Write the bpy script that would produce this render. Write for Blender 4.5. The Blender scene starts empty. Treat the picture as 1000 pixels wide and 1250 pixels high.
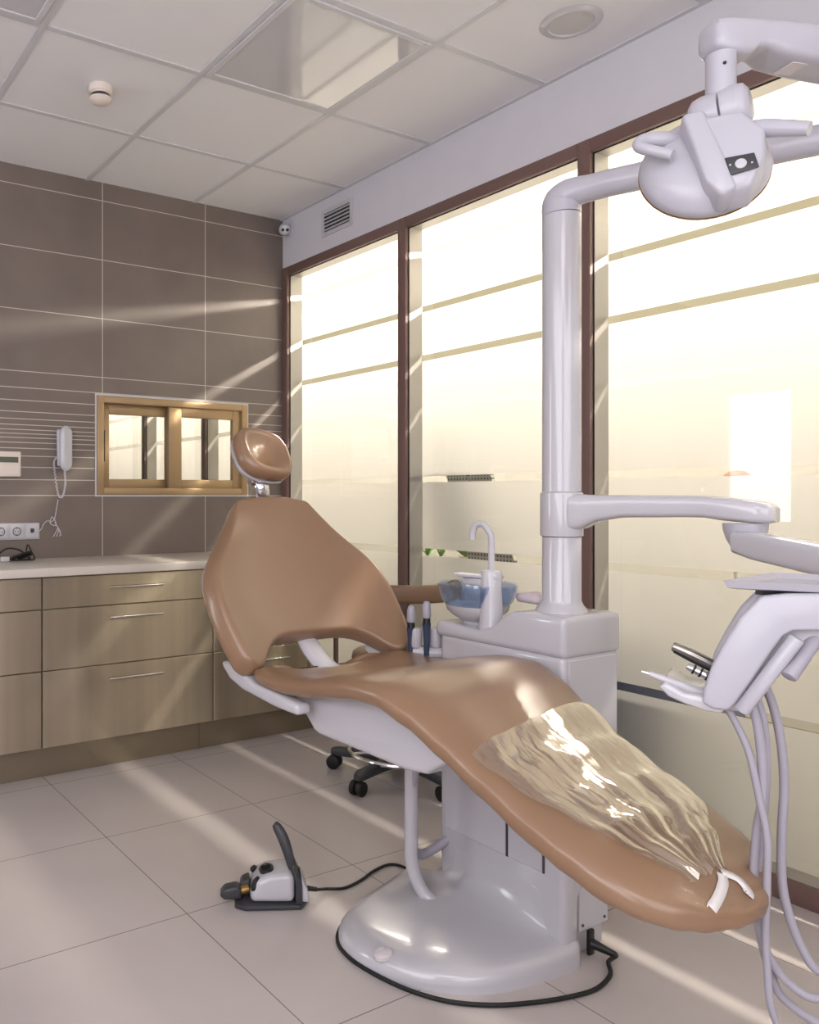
import bpy, bmesh, math, random
from mathutils import Vector, Matrix
random.seed(7)
sc = bpy.context.scene
col = sc.collection
PI = math.pi
def V(*a): return Vector(a)

# ------------------------------------------------------------------ materials
def lin(c):
    return tuple((x/255/12.92 if x/255 <= .04045 else ((x/255+.055)/1.055)**2.4) for x in c)
def nodes(name):
    m = bpy.data.materials.new(name); m.use_nodes = True
    nt = m.node_tree; nt.nodes.clear()
    out = nt.nodes.new('ShaderNodeOutputMaterial')
    return m, nt, out
def N(nt, kind, **kw):
    n = nt.nodes.new(kind)
    for k, v in kw.items():
        if k in n.inputs: n.inputs[k].default_value = v
        else: setattr(n, k, v)
    return n
def mat(name, rgb, rough=.5, metal=0., var=.04, scale=8., bump=0., bscale=40., coat=0., spec=.5, stretch=None, trans=0., ior=1.45, aniso=0., sub=0.):
    m, nt, out = nodes(name)
    p = N(nt, 'ShaderNodeBsdfPrincipled', Roughness=rough, Metallic=metal)
    p.inputs['Specular IOR Level'].default_value = spec
    p.inputs['Coat Weight'].default_value = coat; p.inputs['Coat Roughness'].default_value = .08 if 'leather' not in name else .16
    p.inputs['Transmission Weight'].default_value = trans; p.inputs['IOR'].default_value = ior
    tc = N(nt, 'ShaderNodeTexCoord'); mp = N(nt, 'ShaderNodeMapping')
    if stretch: mp.inputs['Scale'].default_value = stretch
    nt.links.new(tc.outputs['Object'], mp.inputs['Vector'])
    nz = N(nt, 'ShaderNodeTexNoise', Scale=scale, Detail=3.)
    nt.links.new(mp.outputs[0], nz.inputs['Vector'])
    mx = N(nt, 'ShaderNodeMix', data_type='RGBA')
    c = lin(rgb)
    mx.inputs[6].default_value = tuple(x*(1-var) for x in c)+(1,)
    mx.inputs[7].default_value = tuple(min(1, x*(1+var)) for x in c)+(1,)
    nt.links.new(nz.outputs['Fac'], mx.inputs[0]); nt.links.new(mx.outputs[2], p.inputs['Base Color'])
    if aniso:
        p.inputs['Anisotropic'].default_value = aniso; p.inputs['Anisotropic Rotation'].default_value = .25
        tg = N(nt, 'ShaderNodeTangent', direction_type='RADIAL', axis='Z'); nt.links.new(tg.outputs[0], p.inputs['Tangent'])
    if bump:
        b = N(nt, 'ShaderNodeTexNoise', Scale=bscale, Detail=4.); nt.links.new(mp.outputs[0], b.inputs['Vector'])
        bp = N(nt, 'ShaderNodeBump', Strength=bump, Distance=.01)
        nt.links.new(b.outputs['Fac'], bp.inputs['Height']); nt.links.new(bp.outputs[0], p.inputs['Normal'])
    nt.links.new(p.outputs[0], out.inputs[0])
    return m
def emis(name, rgb, s):
    m, nt, out = nodes(name)
    e = N(nt, 'ShaderNodeEmission', Color=tuple(rgb)+(1,), Strength=s); nt.links.new(e.outputs[0], out.inputs[0]); return m

def line_mask(nt, vec_out, axis, vals, half):
    sx = N(nt, 'ShaderNodeSeparateXYZ'); nt.links.new(vec_out, sx.inputs[0])
    acc = None
    for v in vals:
        c = N(nt, 'ShaderNodeMath', operation='COMPARE'); c.inputs[1].default_value = v; c.inputs[2].default_value = half
        nt.links.new(sx.outputs[axis], c.inputs[0])
        if acc is None: acc = c.outputs[0]
        else:
            a = N(nt, 'ShaderNodeMath', operation='MAXIMUM'); nt.links.new(acc, a.inputs[0]); nt.links.new(c.outputs[0], a.inputs[1]); acc = a.outputs[0]
    return acc, sx
def mth(nt, op, a, b):
    n = N(nt, 'ShaderNodeMath', operation=op)
    for i, x in enumerate((a, b)):
        if isinstance(x, (int, float)): n.inputs[i].default_value = x
        else: nt.links.new(x, n.inputs[i])
    return n.outputs[0]

WZ = [2.659, 2.364, 2.071, 1.778, 1.700, 1.640, 1.586, 1.552, 1.524, 1.501, 1.482, 1.463, 1.440, 1.413, 1.376, 1.323, 1.264, 1.189]
def wall_tile_mat():
    m, nt, out = nodes('wall_tile')
    geo = N(nt, 'ShaderNodeNewGeometry'); pos = geo.outputs['Position']
    h, sx = line_mask(nt, pos, 2, WZ, .0019)
    v, _ = line_mask(nt, pos, 0, [-3.42, -2.84, -2.26, -1.675, -1.091, -.504], .0019)
    zz = sx.outputs[2]
    gate = mth(nt, 'MAXIMUM', mth(nt, 'GREATER_THAN', zz, 1.69), mth(nt, 'LESS_THAN', zz, 1.19))
    g = mth(nt, 'MAXIMUM', h, mth(nt, 'MULTIPLY', v, gate))
    n1 = N(nt, 'ShaderNodeTexNoise', Scale=2.2, Detail=6.); nt.links.new(pos, n1.inputs['Vector'])
    cr = N(nt, 'ShaderNodeValToRGB'); cr.color_ramp.elements[0].position = .3; cr.color_ramp.elements[1].position = .72
    cr.color_ramp.elements[0].color = lin((104, 94, 88))+(1,); cr.color_ramp.elements[1].color = lin((122, 110, 102))+(1,)
    nt.links.new(n1.outputs['Fac'], cr.inputs[0])
    mx = N(nt, 'ShaderNodeMix', data_type='RGBA'); mx.inputs[7].default_value = lin((196, 186, 174))+(1,)
    nt.links.new(g, mx.inputs[0]); nt.links.new(cr.outputs[0], mx.inputs[6])
    p = N(nt, 'ShaderNodeBsdfPrincipled', Roughness=.42)
    nt.links.new(mx.outputs[2], p.inputs['Base Color'])
    bp = N(nt, 'ShaderNodeBump', Strength=.25, Distance=.002, invert=True); nt.links.new(g, bp.inputs['Height']); nt.links.new(bp.outputs[0], p.inputs['Normal'])
    nt.links.new(p.outputs[0], out.inputs[0]); return m
def floor_mat():
    m, nt, out = nodes('floor_tile')
    geo = N(nt, 'ShaderNodeNewGeometry'); pos = geo.outputs['Position']
    sx = N(nt, 'ShaderNodeSeparateXYZ'); nt.links.new(pos, sx.inputs[0])
    def grid(o, off):
        a = mth(nt, 'ADD', o, off); a = mth(nt, 'FLOORED_MODULO', a, .6) if False else mth(nt, 'PINGPONG', a, .3)
        return mth(nt, 'LESS_THAN', a, .0013)
    g = mth(nt, 'MAXIMUM', grid(sx.outputs[0], .943+6), grid(sx.outputs[1], 1.161+6))
    n1 = N(nt, 'ShaderNodeTexNoise', Scale=1.5, Detail=5.); nt.links.new(pos, n1.inputs['Vector'])
    cr = N(nt, 'ShaderNodeValToRGB'); cr.color_ramp.elements[0].position = .3; cr.color_ramp.elements[1].position = .75
    cr.color_ramp.elements[0].color = lin((186, 177, 174))+(1,); cr.color_ramp.elements[1].color = lin((200, 191, 187))+(1,)
    nt.links.new(n1.outputs['Fac'], cr.inputs[0])
    mx = N(nt, 'ShaderNodeMix', data_type='RGBA'); mx.inputs[7].default_value = lin((112, 104, 100))+(1,)
    nt.links.new(g, mx.inputs[0]); nt.links.new(cr.outputs[0], mx.inputs[6])
    p = N(nt, 'ShaderNodeBsdfPrincipled', Roughness=.27); nt.links.new(mx.outputs[2], p.inputs['Base Color'])
    nt.links.new(p.outputs[0], out.inputs[0]); return m
def clear_mat(name, tint=(1, 1, 1), gloss=1., rough=0.02, extra=None, extra_w=0., bump=0., bscale=20., stretch=None, gcol=(1, 1, 1)):
    # thin clear sheet: light passes straight through, Fresnel reflection on the surface
    m, nt, out = nodes(name)
    t = N(nt, 'ShaderNodeBsdfTransparent', Color=tuple(tint)+(1,)); g = N(nt, 'ShaderNodeBsdfGlossy', Roughness=rough, Color=tuple(gcol)+(1,))
    fr = N(nt, 'ShaderNodeFresnel'); gg = N(nt, 'ShaderNodeNewGeometry')   # same reflectance from both sides of a thin sheet
    nt.links.new(mth(nt, 'SUBTRACT', 1.5, mth(nt, 'MULTIPLY', gg.outputs['Backfacing'], 1.5-1/1.5)), fr.inputs['IOR']); f2 = mth(nt, 'MULTIPLY', fr.outputs[0], gloss)
    mx = N(nt, 'ShaderNodeMixShader'); nt.links.new(f2, mx.inputs[0])
    last = t.outputs[0]
    if extra_w:
        d = N(nt, 'ShaderNodeBsdfDiffuse', Color=tuple(extra)+(1,)); m2 = N(nt, 'ShaderNodeMixShader'); m2.inputs[0].default_value = extra_w
        nt.links.new(last, m2.inputs[1]); nt.links.new(d.outputs[0], m2.inputs[2]); last = m2.outputs[0]
    nt.links.new(last, mx.inputs[1]); nt.links.new(g.outputs[0], mx.inputs[2])
    if bump:
        tc = N(nt, 'ShaderNodeTexCoord'); mp = N(nt, 'ShaderNodeMapping')
        if stretch: mp.inputs['Scale'].default_value = stretch
        nt.links.new(tc.outputs['Object'], mp.inputs['Vector'])
        b = N(nt, 'ShaderNodeTexNoise', Scale=bscale, Detail=3., Distortion=.6); nt.links.new(mp.outputs[0], b.inputs['Vector'])
        bp = N(nt, 'ShaderNodeBump', Strength=bump, Distance=.02)
        nt.links.new(b.outputs['Fac'], bp.inputs['Height']); nt.links.new(bp.outputs[0], g.inputs['Normal']); nt.links.new(bp.outputs[0], fr.inputs['Normal'])
    nt.links.new(mx.outputs[0], out.inputs[0]); return m
def film_mat():
    m, nt, out = nodes('frosted_film')
    tr = N(nt, 'ShaderNodeBsdfTranslucent', Color=(.48, .463, .425, 1)); d = N(nt, 'ShaderNodeBsdfDiffuse', Color=(.62, .61, .58, 1))
    tp = N(nt, 'ShaderNodeBsdfTransparent', Color=(1, .97, .9, 1))
    m1 = N(nt, 'ShaderNodeMixShader'); m1.inputs[0].default_value = .28
    nt.links.new(tr.outputs[0], m1.inputs[1]); nt.links.new(d.outputs[0], m1.inputs[2])
    m2 = N(nt, 'ShaderNodeMixShader'); m2.inputs[0].default_value = .012
    nt.links.new(m1.outputs[0], m2.inputs[1]); nt.links.new(tp.outputs[0], m2.inputs[2])
    nt.links.new(m2.outputs[0], out.inputs[0]); return m

M = dict(
 wall_tile=wall_tile_mat(), floor=floor_mat(), film=film_mat(),
 glass=clear_mat('clear_glass', gloss=1.0), winglass=clear_mat('window_glass', gloss=1.2),
 plaster=mat('white_plaster', (206, 204, 210), .7), ceil=mat('ceiling_tile', (234, 232, 234), .75, var=.015), tbar=mat('white_metal_bar', (206, 205, 208), .45),
 gloss_panel=mat('light_diffuser', (206, 205, 210), .05, spec=1., coat=1., var=.01),
 brown=mat('brown_metal', (112, 88, 82), .42, spec=.4), gasket=mat('black_gasket', (22, 20, 20), .6),
 alu=mat('satin_aluminium', (176, 172, 164), .32, metal=.55), champagne=mat('champagne_aluminium', (168, 142, 106), .36, metal=.4, var=.03),
 white=mat('white_plastic', (190, 188, 193), .18, coat=.45, var=.01), white2=mat('white_matt_plastic', (192, 190, 195), .38, var=.015),
 lamp=mat('pale_grey_plastic', (182, 180, 189), .3, coat=.2, var=.01), grey=mat('grey_plastic', (158, 156, 164), .4), dark=mat('dark_grey_plastic', (58, 58, 62), .4),
 black=mat('black_plastic', (22, 22, 24), .35), blackr=mat('black_rubber', (18, 18, 19), .55),
 leather=mat('tan_leather', (136, 106, 81), .34, var=.05, scale=14, bump=.02, bscale=260, coat=.35, spec=.6),
 leather2=mat('tan_leather_dark', (128, 100, 78), .36, var=.05, bump=.03, bscale=240),
 steel=mat('brushed_steel_laminate', (206, 194, 172), .28, metal=.92, var=.32, scale=3, stretch=(3.2, 3.2, .06), bump=.0, aniso=.8),  # stretched colour noise paints vertical reflection streaks onto the steel
 kick=mat('bronze_steel_laminate', (160, 148, 128), .34, metal=.8, var=.06, aniso=.6), worktop=mat('pale_stone_worktop', (208, 200, 190), .3, var=.04, scale=60),
 chrome=mat('chrome', (225, 225, 228), .12, metal=1.), satin=mat('satin_steel', (205, 200, 194), .25, metal=1.),
 bowl=clear_mat('blue_glass', (.70, .78, .92), gloss=1.5), hose=mat('grey_hose', (162, 158, 168), .4),
 cream=mat('cream_plastic', (228, 216, 206), .45), lcd=mat('grey_display', (92, 98, 84), .25), olive=mat('olive_paint', (92, 88, 72), .8), lcream=mat('cream_paint', (156, 152, 142), .8),
 corr=mat('corridor_paint', (160, 156, 146), .8), leaf=mat('green_leaf', (96, 134, 52), .45, var=.3, scale=30), pot=mat('pale_pot', (205, 200, 188), .5),
 bench=mat('blue_grey_upholstery', (96, 102, 118), .7), perf=mat('perforated_steel', (120, 118, 108), .45, metal=.4), hole=mat('hole_dark', (40, 38, 34), .7),
 brownfab=mat('brown_fabric', (120, 66, 26), .6, var=.25, scale=30), bulb=emis('tube_glow', (1, .92, .79), 260.), pink=mat('pale_pink_paper', (222, 208, 214), .7),
 plastic=clear_mat('clear_plastic_sheet', (.98, .97, .94), gloss=4.2, rough=.10, extra=(.95, .92, .88), extra_w=.03, bump=.14, bscale=9., stretch=(3., .7, 1), gcol=(1, .95, .86)),
 elastic=mat('white_elastic', (225, 220, 216), .6), led=mat('lamp_glass', (210, 215, 225), .08, spec=.8), gold=mat('brass_rim', (190, 150, 90), .3, metal=.8),
 button=mat('pale_button', (216, 208, 210), .35), slatd=mat('vent_dark', (30, 30, 32), .8), steelhp=mat('instrument_steel', (150, 146, 140), .22, metal=.9),
)

# ------------------------------------------------------------------ mesh helpers
XF = {}                    # world matrix of every thing's Empty
def thing(name, label, cat, loc=(0, 0, 0), rotz=0, group=None, kind=None):
    o = bpy.data.objects.new(name, None); col.objects.link(o); o.empty_display_size = .1
    o.location = loc; o.rotation_euler = (0, 0, rotz)
    XF[o] = Matrix.Translation(loc) @ Matrix.Rotation(rotz, 4, 'Z')
    tag(o, label, cat, group, kind); return o
def tag(o, label=None, cat=None, group=None, kind=None):
    if label: o['label'] = label
    if cat: o['category'] = cat
    if group: o['group'] = group
    if kind: o['kind'] = kind
    return o
def obj(name, bm, m, parent=None, angle=35, mods=(), local=False, label=None, solid=None, sub=None):
    """one mesh object; vertices are given in world space unless local (in the frame of the parent's Empty)"""
    bmesh.ops.recalc_face_normals(bm, faces=bm.faces)
    me = bpy.data.meshes.new(name); bm.to_mesh(me); bm.free()
    o = bpy.data.objects.new(name, me); col.objects.link(o)
    ms = m if isinstance(m, (list, tuple)) else [m]
    for x in ms: me.materials.append(x)
    if parent is not None:
        o.parent = parent
        X = XF.get(parent, Matrix.Identity(4)); XF[o] = X
        if not local: me.transform(X.inverted())
    for p in me.polygons: p.use_smooth = True
    if angle and not sub: me.set_sharp_from_angle(angle=math.radians(angle))
    if solid is not None:
        s = o.modifiers.new('solid', 'SOLIDIFY'); s.thickness = solid[0]; s.offset = solid[1]
    if sub:
        s = o.modifiers.new('sub', 'SUBSURF'); s.levels = sub; s.render_levels = sub
    if label: o['label'] = label
    return o
def struct(name, bm, m, parent=None, **k):
    o = obj(name, bm, m, parent, **k)
    if parent is None: o['kind'] = 'structure'
    return o
def BM(): return bmesh.new()
def box(bm, a, b, bev=0., seg=2, rot=None, mi=0):
    """axis aligned box between two corners, optionally bevelled; rot is a matrix applied about the centre"""
    t = bmesh.new()
    c = [(a[i]+b[i])/2 for i in range(3)]; s = [abs(b[i]-a[i]) for i in range(3)]
    bmesh.ops.create_cube(t, size=1.)
    for v in t.verts: v.co = Vector((v.co.x*s[0], v.co.y*s[1], v.co.z*s[2]))
    if bev: bmesh.ops.bevel(t, geom=t.edges[:], offset=min(bev, min(s)*.49), segments=seg, profile=.5, affect='EDGES')
    Mx = Matrix.Translation(c) @ (rot.to_4x4() if rot else Matrix.Identity(4))
    t.transform(Mx); merge(bm, t, mi)
def merge(bm, t, mi=0):
    off = {}
    for v in t.verts: off[v] = bm.verts.new(v.co)
    for f in t.faces:
        try:
            nf = bm.faces.new([off[v] for v in f.verts]); nf.material_index = mi
        except ValueError: pass
    t.free()
def loft(bm, rings, closed=True, caps=True, mi=0):
    vs = [[bm.verts.new(p) for p in r] for r in rings]
    n = len(vs[0])
    for a, b in zip(vs[:-1], vs[1:]):
        for i in range(n if closed else n-1):
            j = (i+1) % n
            f = bm.faces.new((a[i], a[j], b[j], b[i])); f.material_index = mi
    if caps:
        for r in (vs[0], vs[-1]):
            try: bm.faces.new(r).material_index = mi
            except ValueError: pass
    return vs
def basis(d):
    d = Vector(d).normalized(); u = Vector((0, 0, 1)) if abs(d.z) < .9 else Vector((0, 1, 0))
    x = d.cross(u).normalized(); return x, d.cross(x).normalized()
def smooth_path(pts, k=6):
    P = [Vector(p) for p in pts]; out = []
    for i in range(len(P)-1):
        p0 = P[max(i-1, 0)]; p1 = P[i]; p2 = P[i+1]; p3 = P[min(i+2, len(P)-1)]
        for j in range(k):
            t = j/k
            out.append(.5*((2*p1)+(p2-p0)*t+(2*p0-5*p1+4*p2-p3)*t*t+(3*p1-p0-3*p2+p3)*t**3))
    out.append(P[-1]); return out
def tube(bm, pts, r, seg=10, smooth=6, mi=0, flat=1.):
    P = smooth_path(pts, smooth) if smooth else [Vector(p) for p in pts]
    n = len(P); R = r if callable(r) else (lambda t: r)
    d0 = (P[1]-P[0]).normalized(); x, y = basis(d0); rings = []
    for i, p in enumerate(P):
        d = (P[min(i+1, n-1)]-P[max(i-1, 0)]).normalized()
        x = (x-d*x.dot(d)).normalized(); y = d.cross(x)
        rr = R(i/(n-1))
        rings.append([p+(x*math.cos(a)+y*math.sin(a)*flat)*rr for a in [2*PI*k/seg for k in range(seg)]])
    loft(bm, rings, mi=mi)
def cyl(bm, p0, p1, r0, r1=None, seg=24, mi=0, bev=0.):
    r1 = r0 if r1 is None else r1
    p0, p1 = Vector(p0), Vector(p1); d = (p1-p0).normalized(); x, y = basis(d)
    st = [(p0, r0), (p1, r1)]
    if bev: st = [(p0, r0-bev), (p0+d*bev*.3, r0-bev*.3), (p0+d*bev, r0), (p1-d*bev, r1), (p1-d*bev*.3, r1-bev*.3), (p1, r1-bev)]
    loft(bm, [[c+(x*math.cos(a)+y*math.sin(a))*r for a in [2*PI*k/seg for k in range(seg)]] for c, r in st], mi=mi)
def lathe(bm, prof, c, axis=(0, 0, 1), seg=32, mi=0, caps=True, ell=(1, 1)):
    d = Vector(axis).normalized()
    if abs(d.z) > .999: x, y = Vector((1, 0, 0)), Vector((0, 1, 0))
    else: x, y = basis(d)
    c = Vector(c)
    loft(bm, [[c+d*z+(x*math.cos(a)*ell[0]+y*math.sin(a)*ell[1])*r for a in [2*PI*k/seg for k in range(seg)]] for r, z in prof], caps=caps, mi=mi)
def prism(bm, poly, ax_u, ax_v, org, thick, bev=0., seg=2, mi=0):
    """polygon (u,v) extruded by thick along ax_u x ax_v, centred on org"""
    u, v = Vector(ax_u), Vector(ax_v); w = u.cross(v).normalized(); org = Vector(org)
    t = bmesh.new()
    fs = [t.verts.new(org+u*a+v*b-w*thick/2) for a, b in poly]; ft = [t.verts.new(org+u*a+v*b+w*thick/2) for a, b in poly]
    t.faces.new(fs); t.faces.new(ft[::-1]); n = len(poly)
    for i in range(n): t.faces.new((fs[i], ft[i], ft[(i+1) % n], fs[(i+1) % n]))
    bmesh.ops.recalc_face_normals(t, faces=t.faces)
    if bev:
        es = [e for e in t.edges if len(e.link_faces) == 2 and e.calc_face_angle(0) > .5]
        bmesh.ops.bevel(t, geom=es, offset=bev, segments=seg, profile=.5, affect='EDGES', clamp_overlap=True)
    merge(bm, t, mi)
def interp(tab, x):
    tab = sorted(tab)
    if x <= tab[0][0]: return tab[0][1]
    for (a, p), (b, q) in zip(tab[:-1], tab[1:]):
        if x <= b:
            t = (x-a)/(b-a); t = t*t*(3-2*t)*.5+t*.5; return p+(q-p)*t
    return tab[-1][1]
def dup(root, loc, rotz=None, label=None, name=None):
    r = root.copy(); col.objects.link(r); r.location = loc
    if rotz is not None: r.rotation_euler = (0, 0, rotz)
    if label: r['label'] = label
    for ch in list(root.children):
        c = ch.copy(); col.objects.link(c); c.parent = r
        for g in list(ch.children):
            d = g.copy(); col.objects.link(d); d.parent = c
    return r

# ------------------------------------------------------------------ camera
YAW = .5362
CAMP = Vector((-2.617, -3.797, 1.184))
cam = bpy.data.cameras.new('camera'); co = bpy.data.objects.new('camera', cam); col.objects.link(co)
co.location = CAMP; co.rotation_euler = (PI/2, 0, -YAW)
cam.sensor_fit = 'HORIZONTAL'; cam.sensor_width = 36; cam.lens = 36*.98907; cam.shift_x = .2213; cam.shift_y = -.0189; cam.clip_start = .02
sc.camera = co
FW = Vector((math.sin(YAW), math.cos(YAW), 0)); RT = Vector((math.cos(YAW), -math.sin(YAW), 0))

# ------------------------------------------------------------------ room shell
H = 2.75; XL = -4.0; YF = -5.6
b = BM(); box(b, (XL-.1, YF-.1, -.1), (.12, 3.9, 0)); struct('floor', b, M['floor'])
b = BM(); box(b, (XL-.1, YF-.1, H), (.12, 3.9, H+.1)); struct('ceiling', b, M['ceil'])
# ceiling grid of white T bars on a 0.6 m pitch
b = BM(); GX, GY = -.571, -.566
for i in range(6):
    x = GX-.6*i; box(b, (x-.012, YF, H-.004), (x+.012, 0, H+.002))
for j in range(9):
    y = GY-.6*j; box(b, (XL, y-.012, H-.0035), (0, y+.012, H+.002))
box(b, (-.02, YF, H-.003), (0, 0, H+.002)); 
struct('trim_1', b, M['tbar'])
# tiled wall with the opening for the sliding window
WX0, WX1, WB, WT = -1.122, -.243, 1.193, 1.688
b = BM(); T = .14
box(b, (XL-.1, 0, 0), (WX0, T, H)); box(b, (WX1, 0, 0), (.0, T, H)); box(b, (WX0, 0, 0), (WX1, T, WB)); box(b, (WX0, 0, WT), (WX1, T, H))
struct('wall_back', b, M['wall_tile'])
b = BM(); box(b, (0, YF, 2.475), (.12, 3.8, H)); struct('wall_right', b, M['plaster'])
# opposite wall with a daylight window
LW = (-.72, -.2, .96, 2.03)
b = BM(); y0, y1, z0, z1 = LW
box(b, (XL-.12, YF, 0), (XL, y0, H)); box(b, (XL-.12, y1, 0), (XL, 0, H)); box(b, (XL-.12, y0, 0), (XL, y1, z0)); box(b, (XL-.12, y0, z1), (XL, y1, H))
struct('wall_left', b, M['plaster'])
b = BM(); box(b, (XL-.1, YF-.12, 0), (.12, YF, H)); struct('wall_front', b, M['plaster'])
# adjacent room seen through the sliding window, and the corridor behind the frosted glass
b = BM(); box(b, (XL-.1, 3.8, 0), (.12, 3.92, H)); box(b, (XL-.22, T, 0), (XL-.1, 3.9, H)); struct('wall_adjacent', b, M['corr'])
b = BM(); box(b, (2.0, YF-.1, 0), (2.1, 3.9, 2.9)); box(b, (.12, 3.8, 0), (2.0, 3.9, 2.9)); box(b, (.12, YF-.1, 0), (2.0, YF, 2.9)); struct('wall_corridor', b, M['lcream'])
b = BM(); box(b, (1.985, YF, 2.02), (1.999, 3.8, 2.79)); struct('trim_3', b, M['olive'])
b = BM(); box(b, (1.97, YF, 1.99), (1.999, 3.8, 2.02), .004); struct('trim_4', b, M['corr'])
b = BM(); box(b, (.12, YF-.1, -.1), (2.1, 3.9, 0)); struct('floor_corridor', b, M['olive'])
b = BM(); box(b, (.12, YF-.1, 2.8), (2.1, 3.9, 2.9)); struct('ceiling_corridor', b, M['corr'])

# ------------------------------------------------------------------ frosted glass partition, one window per bay
SLOT = [(.485, .515), (.912, .944), (1.250, 1.278), (1.580, 1.606), (1.814, 1.842), (2.042, 2.070), (2.300, 2.325)]
ZB, ZT = .065, 2.425
def bay(n, ya, yb):
    """clear glass with a frosted film cut by clear strips, between posts at ya (far) and yb (near)"""
    r = bpy.data.objects.new('window_%d' % n, None); col.objects.link(r); r.location = (0, (ya+yb)/2, 0); r['kind'] = 'structure'
    XF[r] = Matrix.Translation(r.location)
    b = BM(); box(b, (-.008, ya-.026, 0), (.014, ya+.026, 2.475), .003); obj('frame_post', b, M['brown'], r)
    b = BM(); box(b, (-.007, yb+.026, ZT), (.014, ya-.026, 2.475), .003); obj('frame_head', b, M['brown'], r)
    b = BM(); box(b, (-.007, yb+.026, 0), (.014, ya-.026, ZB), .003); obj('frame_sill', b, M['brown'], r)
    b = BM(); A, B = ya-.026, yb+.026
    box(b, (.0145, A-.004, 0), (.095, A+.022, 2.47)); box(b, (.0145, B-.022, 0), (.095, B+.004, 2.47))
    box(b, (.0145, B, ZT+.002), (.095, A, 2.47)); box(b, (.0145, B, 0), (.095, A, ZB-.002)); obj('reveal', b, M['alu'], r)
    b = BM(); box(b, (.010, A-.0035, ZB), (.0145, A+.001, ZT)); box(b, (.010, B-.001, ZB), (.0145, B+.0035, ZT)); box(b, (.010, B, ZT-.0035), (.0145, A, ZT+.001)); obj('gasket', b, M['gasket'], r)
    b = BM(); vs = [b.verts.new((.090, y, z)) for y, z in ((A, ZB-.01), (B, ZB-.01), (B, ZT+.01), (A, ZT+.01))]; b.faces.new(vs); obj('glass_pane', b, M['glass'], r)
    b = BM(); zz = ZB-.01; g = A-.004
    def q(y0, y1, z0, z1):
        b.faces.new([b.verts.new((.094, y, z)) for y, z in ((y0, z0), (y1, z0), (y1, z1), (y0, z1))])
    for s0, s1 in SLOT: q(g, B, zz, s0); q(B+.07, B, s0, s1); zz = s1
    q(g, B, zz, ZT+.01); obj('frosted_film', b, M['film'], r)
for n, k in enumerate(range(3, -5, -1)):
    bay(n+1, -.027+.951*k, -.027+.951*(k-1))
b = BM(); box(b, (-.008, -.027-.951*5-.026, 0), (.095, -.027-.951*5+.026, 2.475)); box(b, (0, YF, 0), (.095, -.027-.951*5-.026, 2.475)); struct('trim_2', b, M['brown'])
# lamp tube running along the corridor
lt = thing('tube_lamp', 'long warm fluorescent tube glowing behind the frosted glass partition', 'lamp', (.78, -1, 2.45))
b = BM(); cyl(b, (.78, -4.9, 2.45), (.78, 3.6, 2.45), .02, seg=12); obj('tube', b, M['bulb'], lt)
b = BM(); box(b, (.74, -5, 2.49), (.82, 3.7, 2.53)); 
for y in (-4.6, -2.4, -.2, 2.0): cyl(b, (.78, y, 2.53), (.78, y, 2.8), .006)
obj('lamp_housing', b, M['white2'], lt)

# ------------------------------------------------------------------ sliding pass-through window
w = bpy.data.objects.new('window_9', None); col.objects.link(w); w.location = ((WX0+WX1)/2, 0, WB); w['kind'] = 'structure'; XF[w] = Matrix.Translation(w.location)
def frame(bm, x0, x1, z0, z1, y0, y1, tl, tr, tt, tb, bev=.003):
    box(bm, (x0, y0, z0), (x0+tl, y1, z1), bev); box(bm, (x1-tr, y0, z0), (x1, y1, z1), bev)
    box(bm, (x0+tl, y0, z1-tt), (x1-tr, y1, z1), bev); box(bm, (x0+tl, y0, z0), (x1-tr, y1, z0+tb), bev)
b = BM(); frame(b, WX0, WX1, WB, WT, -.012, .1, .035, .035, .035, .035); obj('outer_frame', b, M['champagne'], w)
b = BM(); frame(b, WX0-.009, WX1+.009, WB-.009, WT+.009, -.004, .004, .008, .008, .008, .008, 0); obj('edge_trim', b, M['tbar'], w)
MID = -.718
b = BM(); frame(b, WX0+.03, MID+.055, WB+.03, WT-.03, .045, .075, .055, .05, .055, .05); s1 = obj('sliding_sash', b, M['champagne'], w)
b = BM(); box(b, (WX0+.085, .058, WB+.08), (MID+.005, .062, WT-.085)); obj('pane', b, M['winglass'], s1)
b = BM(); box(b, (WX0+.047, .040, 1.36), (WX0+.062, .046, 1.52), .002); obj('pull', b, M['black'], s1)
b = BM(); frame(b, MID, WX1-.03, WB+.03, WT-.03, .005, .035, .075, .055, .055, .05); s2 = obj('sliding_sash', b, M['champagne'], w)
b = BM(); box(b, (MID+.075, .018, WB+.08), (WX1-.085, .022, WT-.085)); obj('pane', b, M['winglass'], s2)
b = BM(); box(b, (WX1-.062, .0, 1.36), (WX1-.048, .006, 1.52), .002); obj('pull', b, M['black'], s2)

# daylight window in the opposite wall
w = bpy.data.objects.new('window_10', None); col.objects.link(w); w.location = (XL, -.46, .96); w['kind'] = 'structure'; XF[w] = Matrix.Translation(w.location)
b = BM(); y0, y1, z0, z1 = LW
for a, c in (((XL-.08, y0, z0), (XL-.02, y0+.03, z1)), ((XL-.08, y1-.03, z0), (XL-.02, y1, z1)), ((XL-.08, y0, z0), (XL-.02, y1, z0+.03)), ((XL-.08, y0, z1-.03), (XL-.02, y1, z1))): box(b, a, c, .003)
obj('outer_frame', b, M['white2'], w)

# ------------------------------------------------------------------ measured points
def P(u, v, d):        # point at depth d (m) in front of the camera
    return CAMP + FW*d + RT*((u-278.693)*d/989.07) + Vector((0, 0, 1))*((606.076-v)*d/989.07)
def PL(u, v, ax, val): # point where a sight line meets an axis plane
    r = FW + RT*((u-278.693)/989.07) + Vector((0, 0, 1))*((606.076-v)/989.07)
    return CAMP + r*((val-CAMP[ax])/r[ax])

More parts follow.
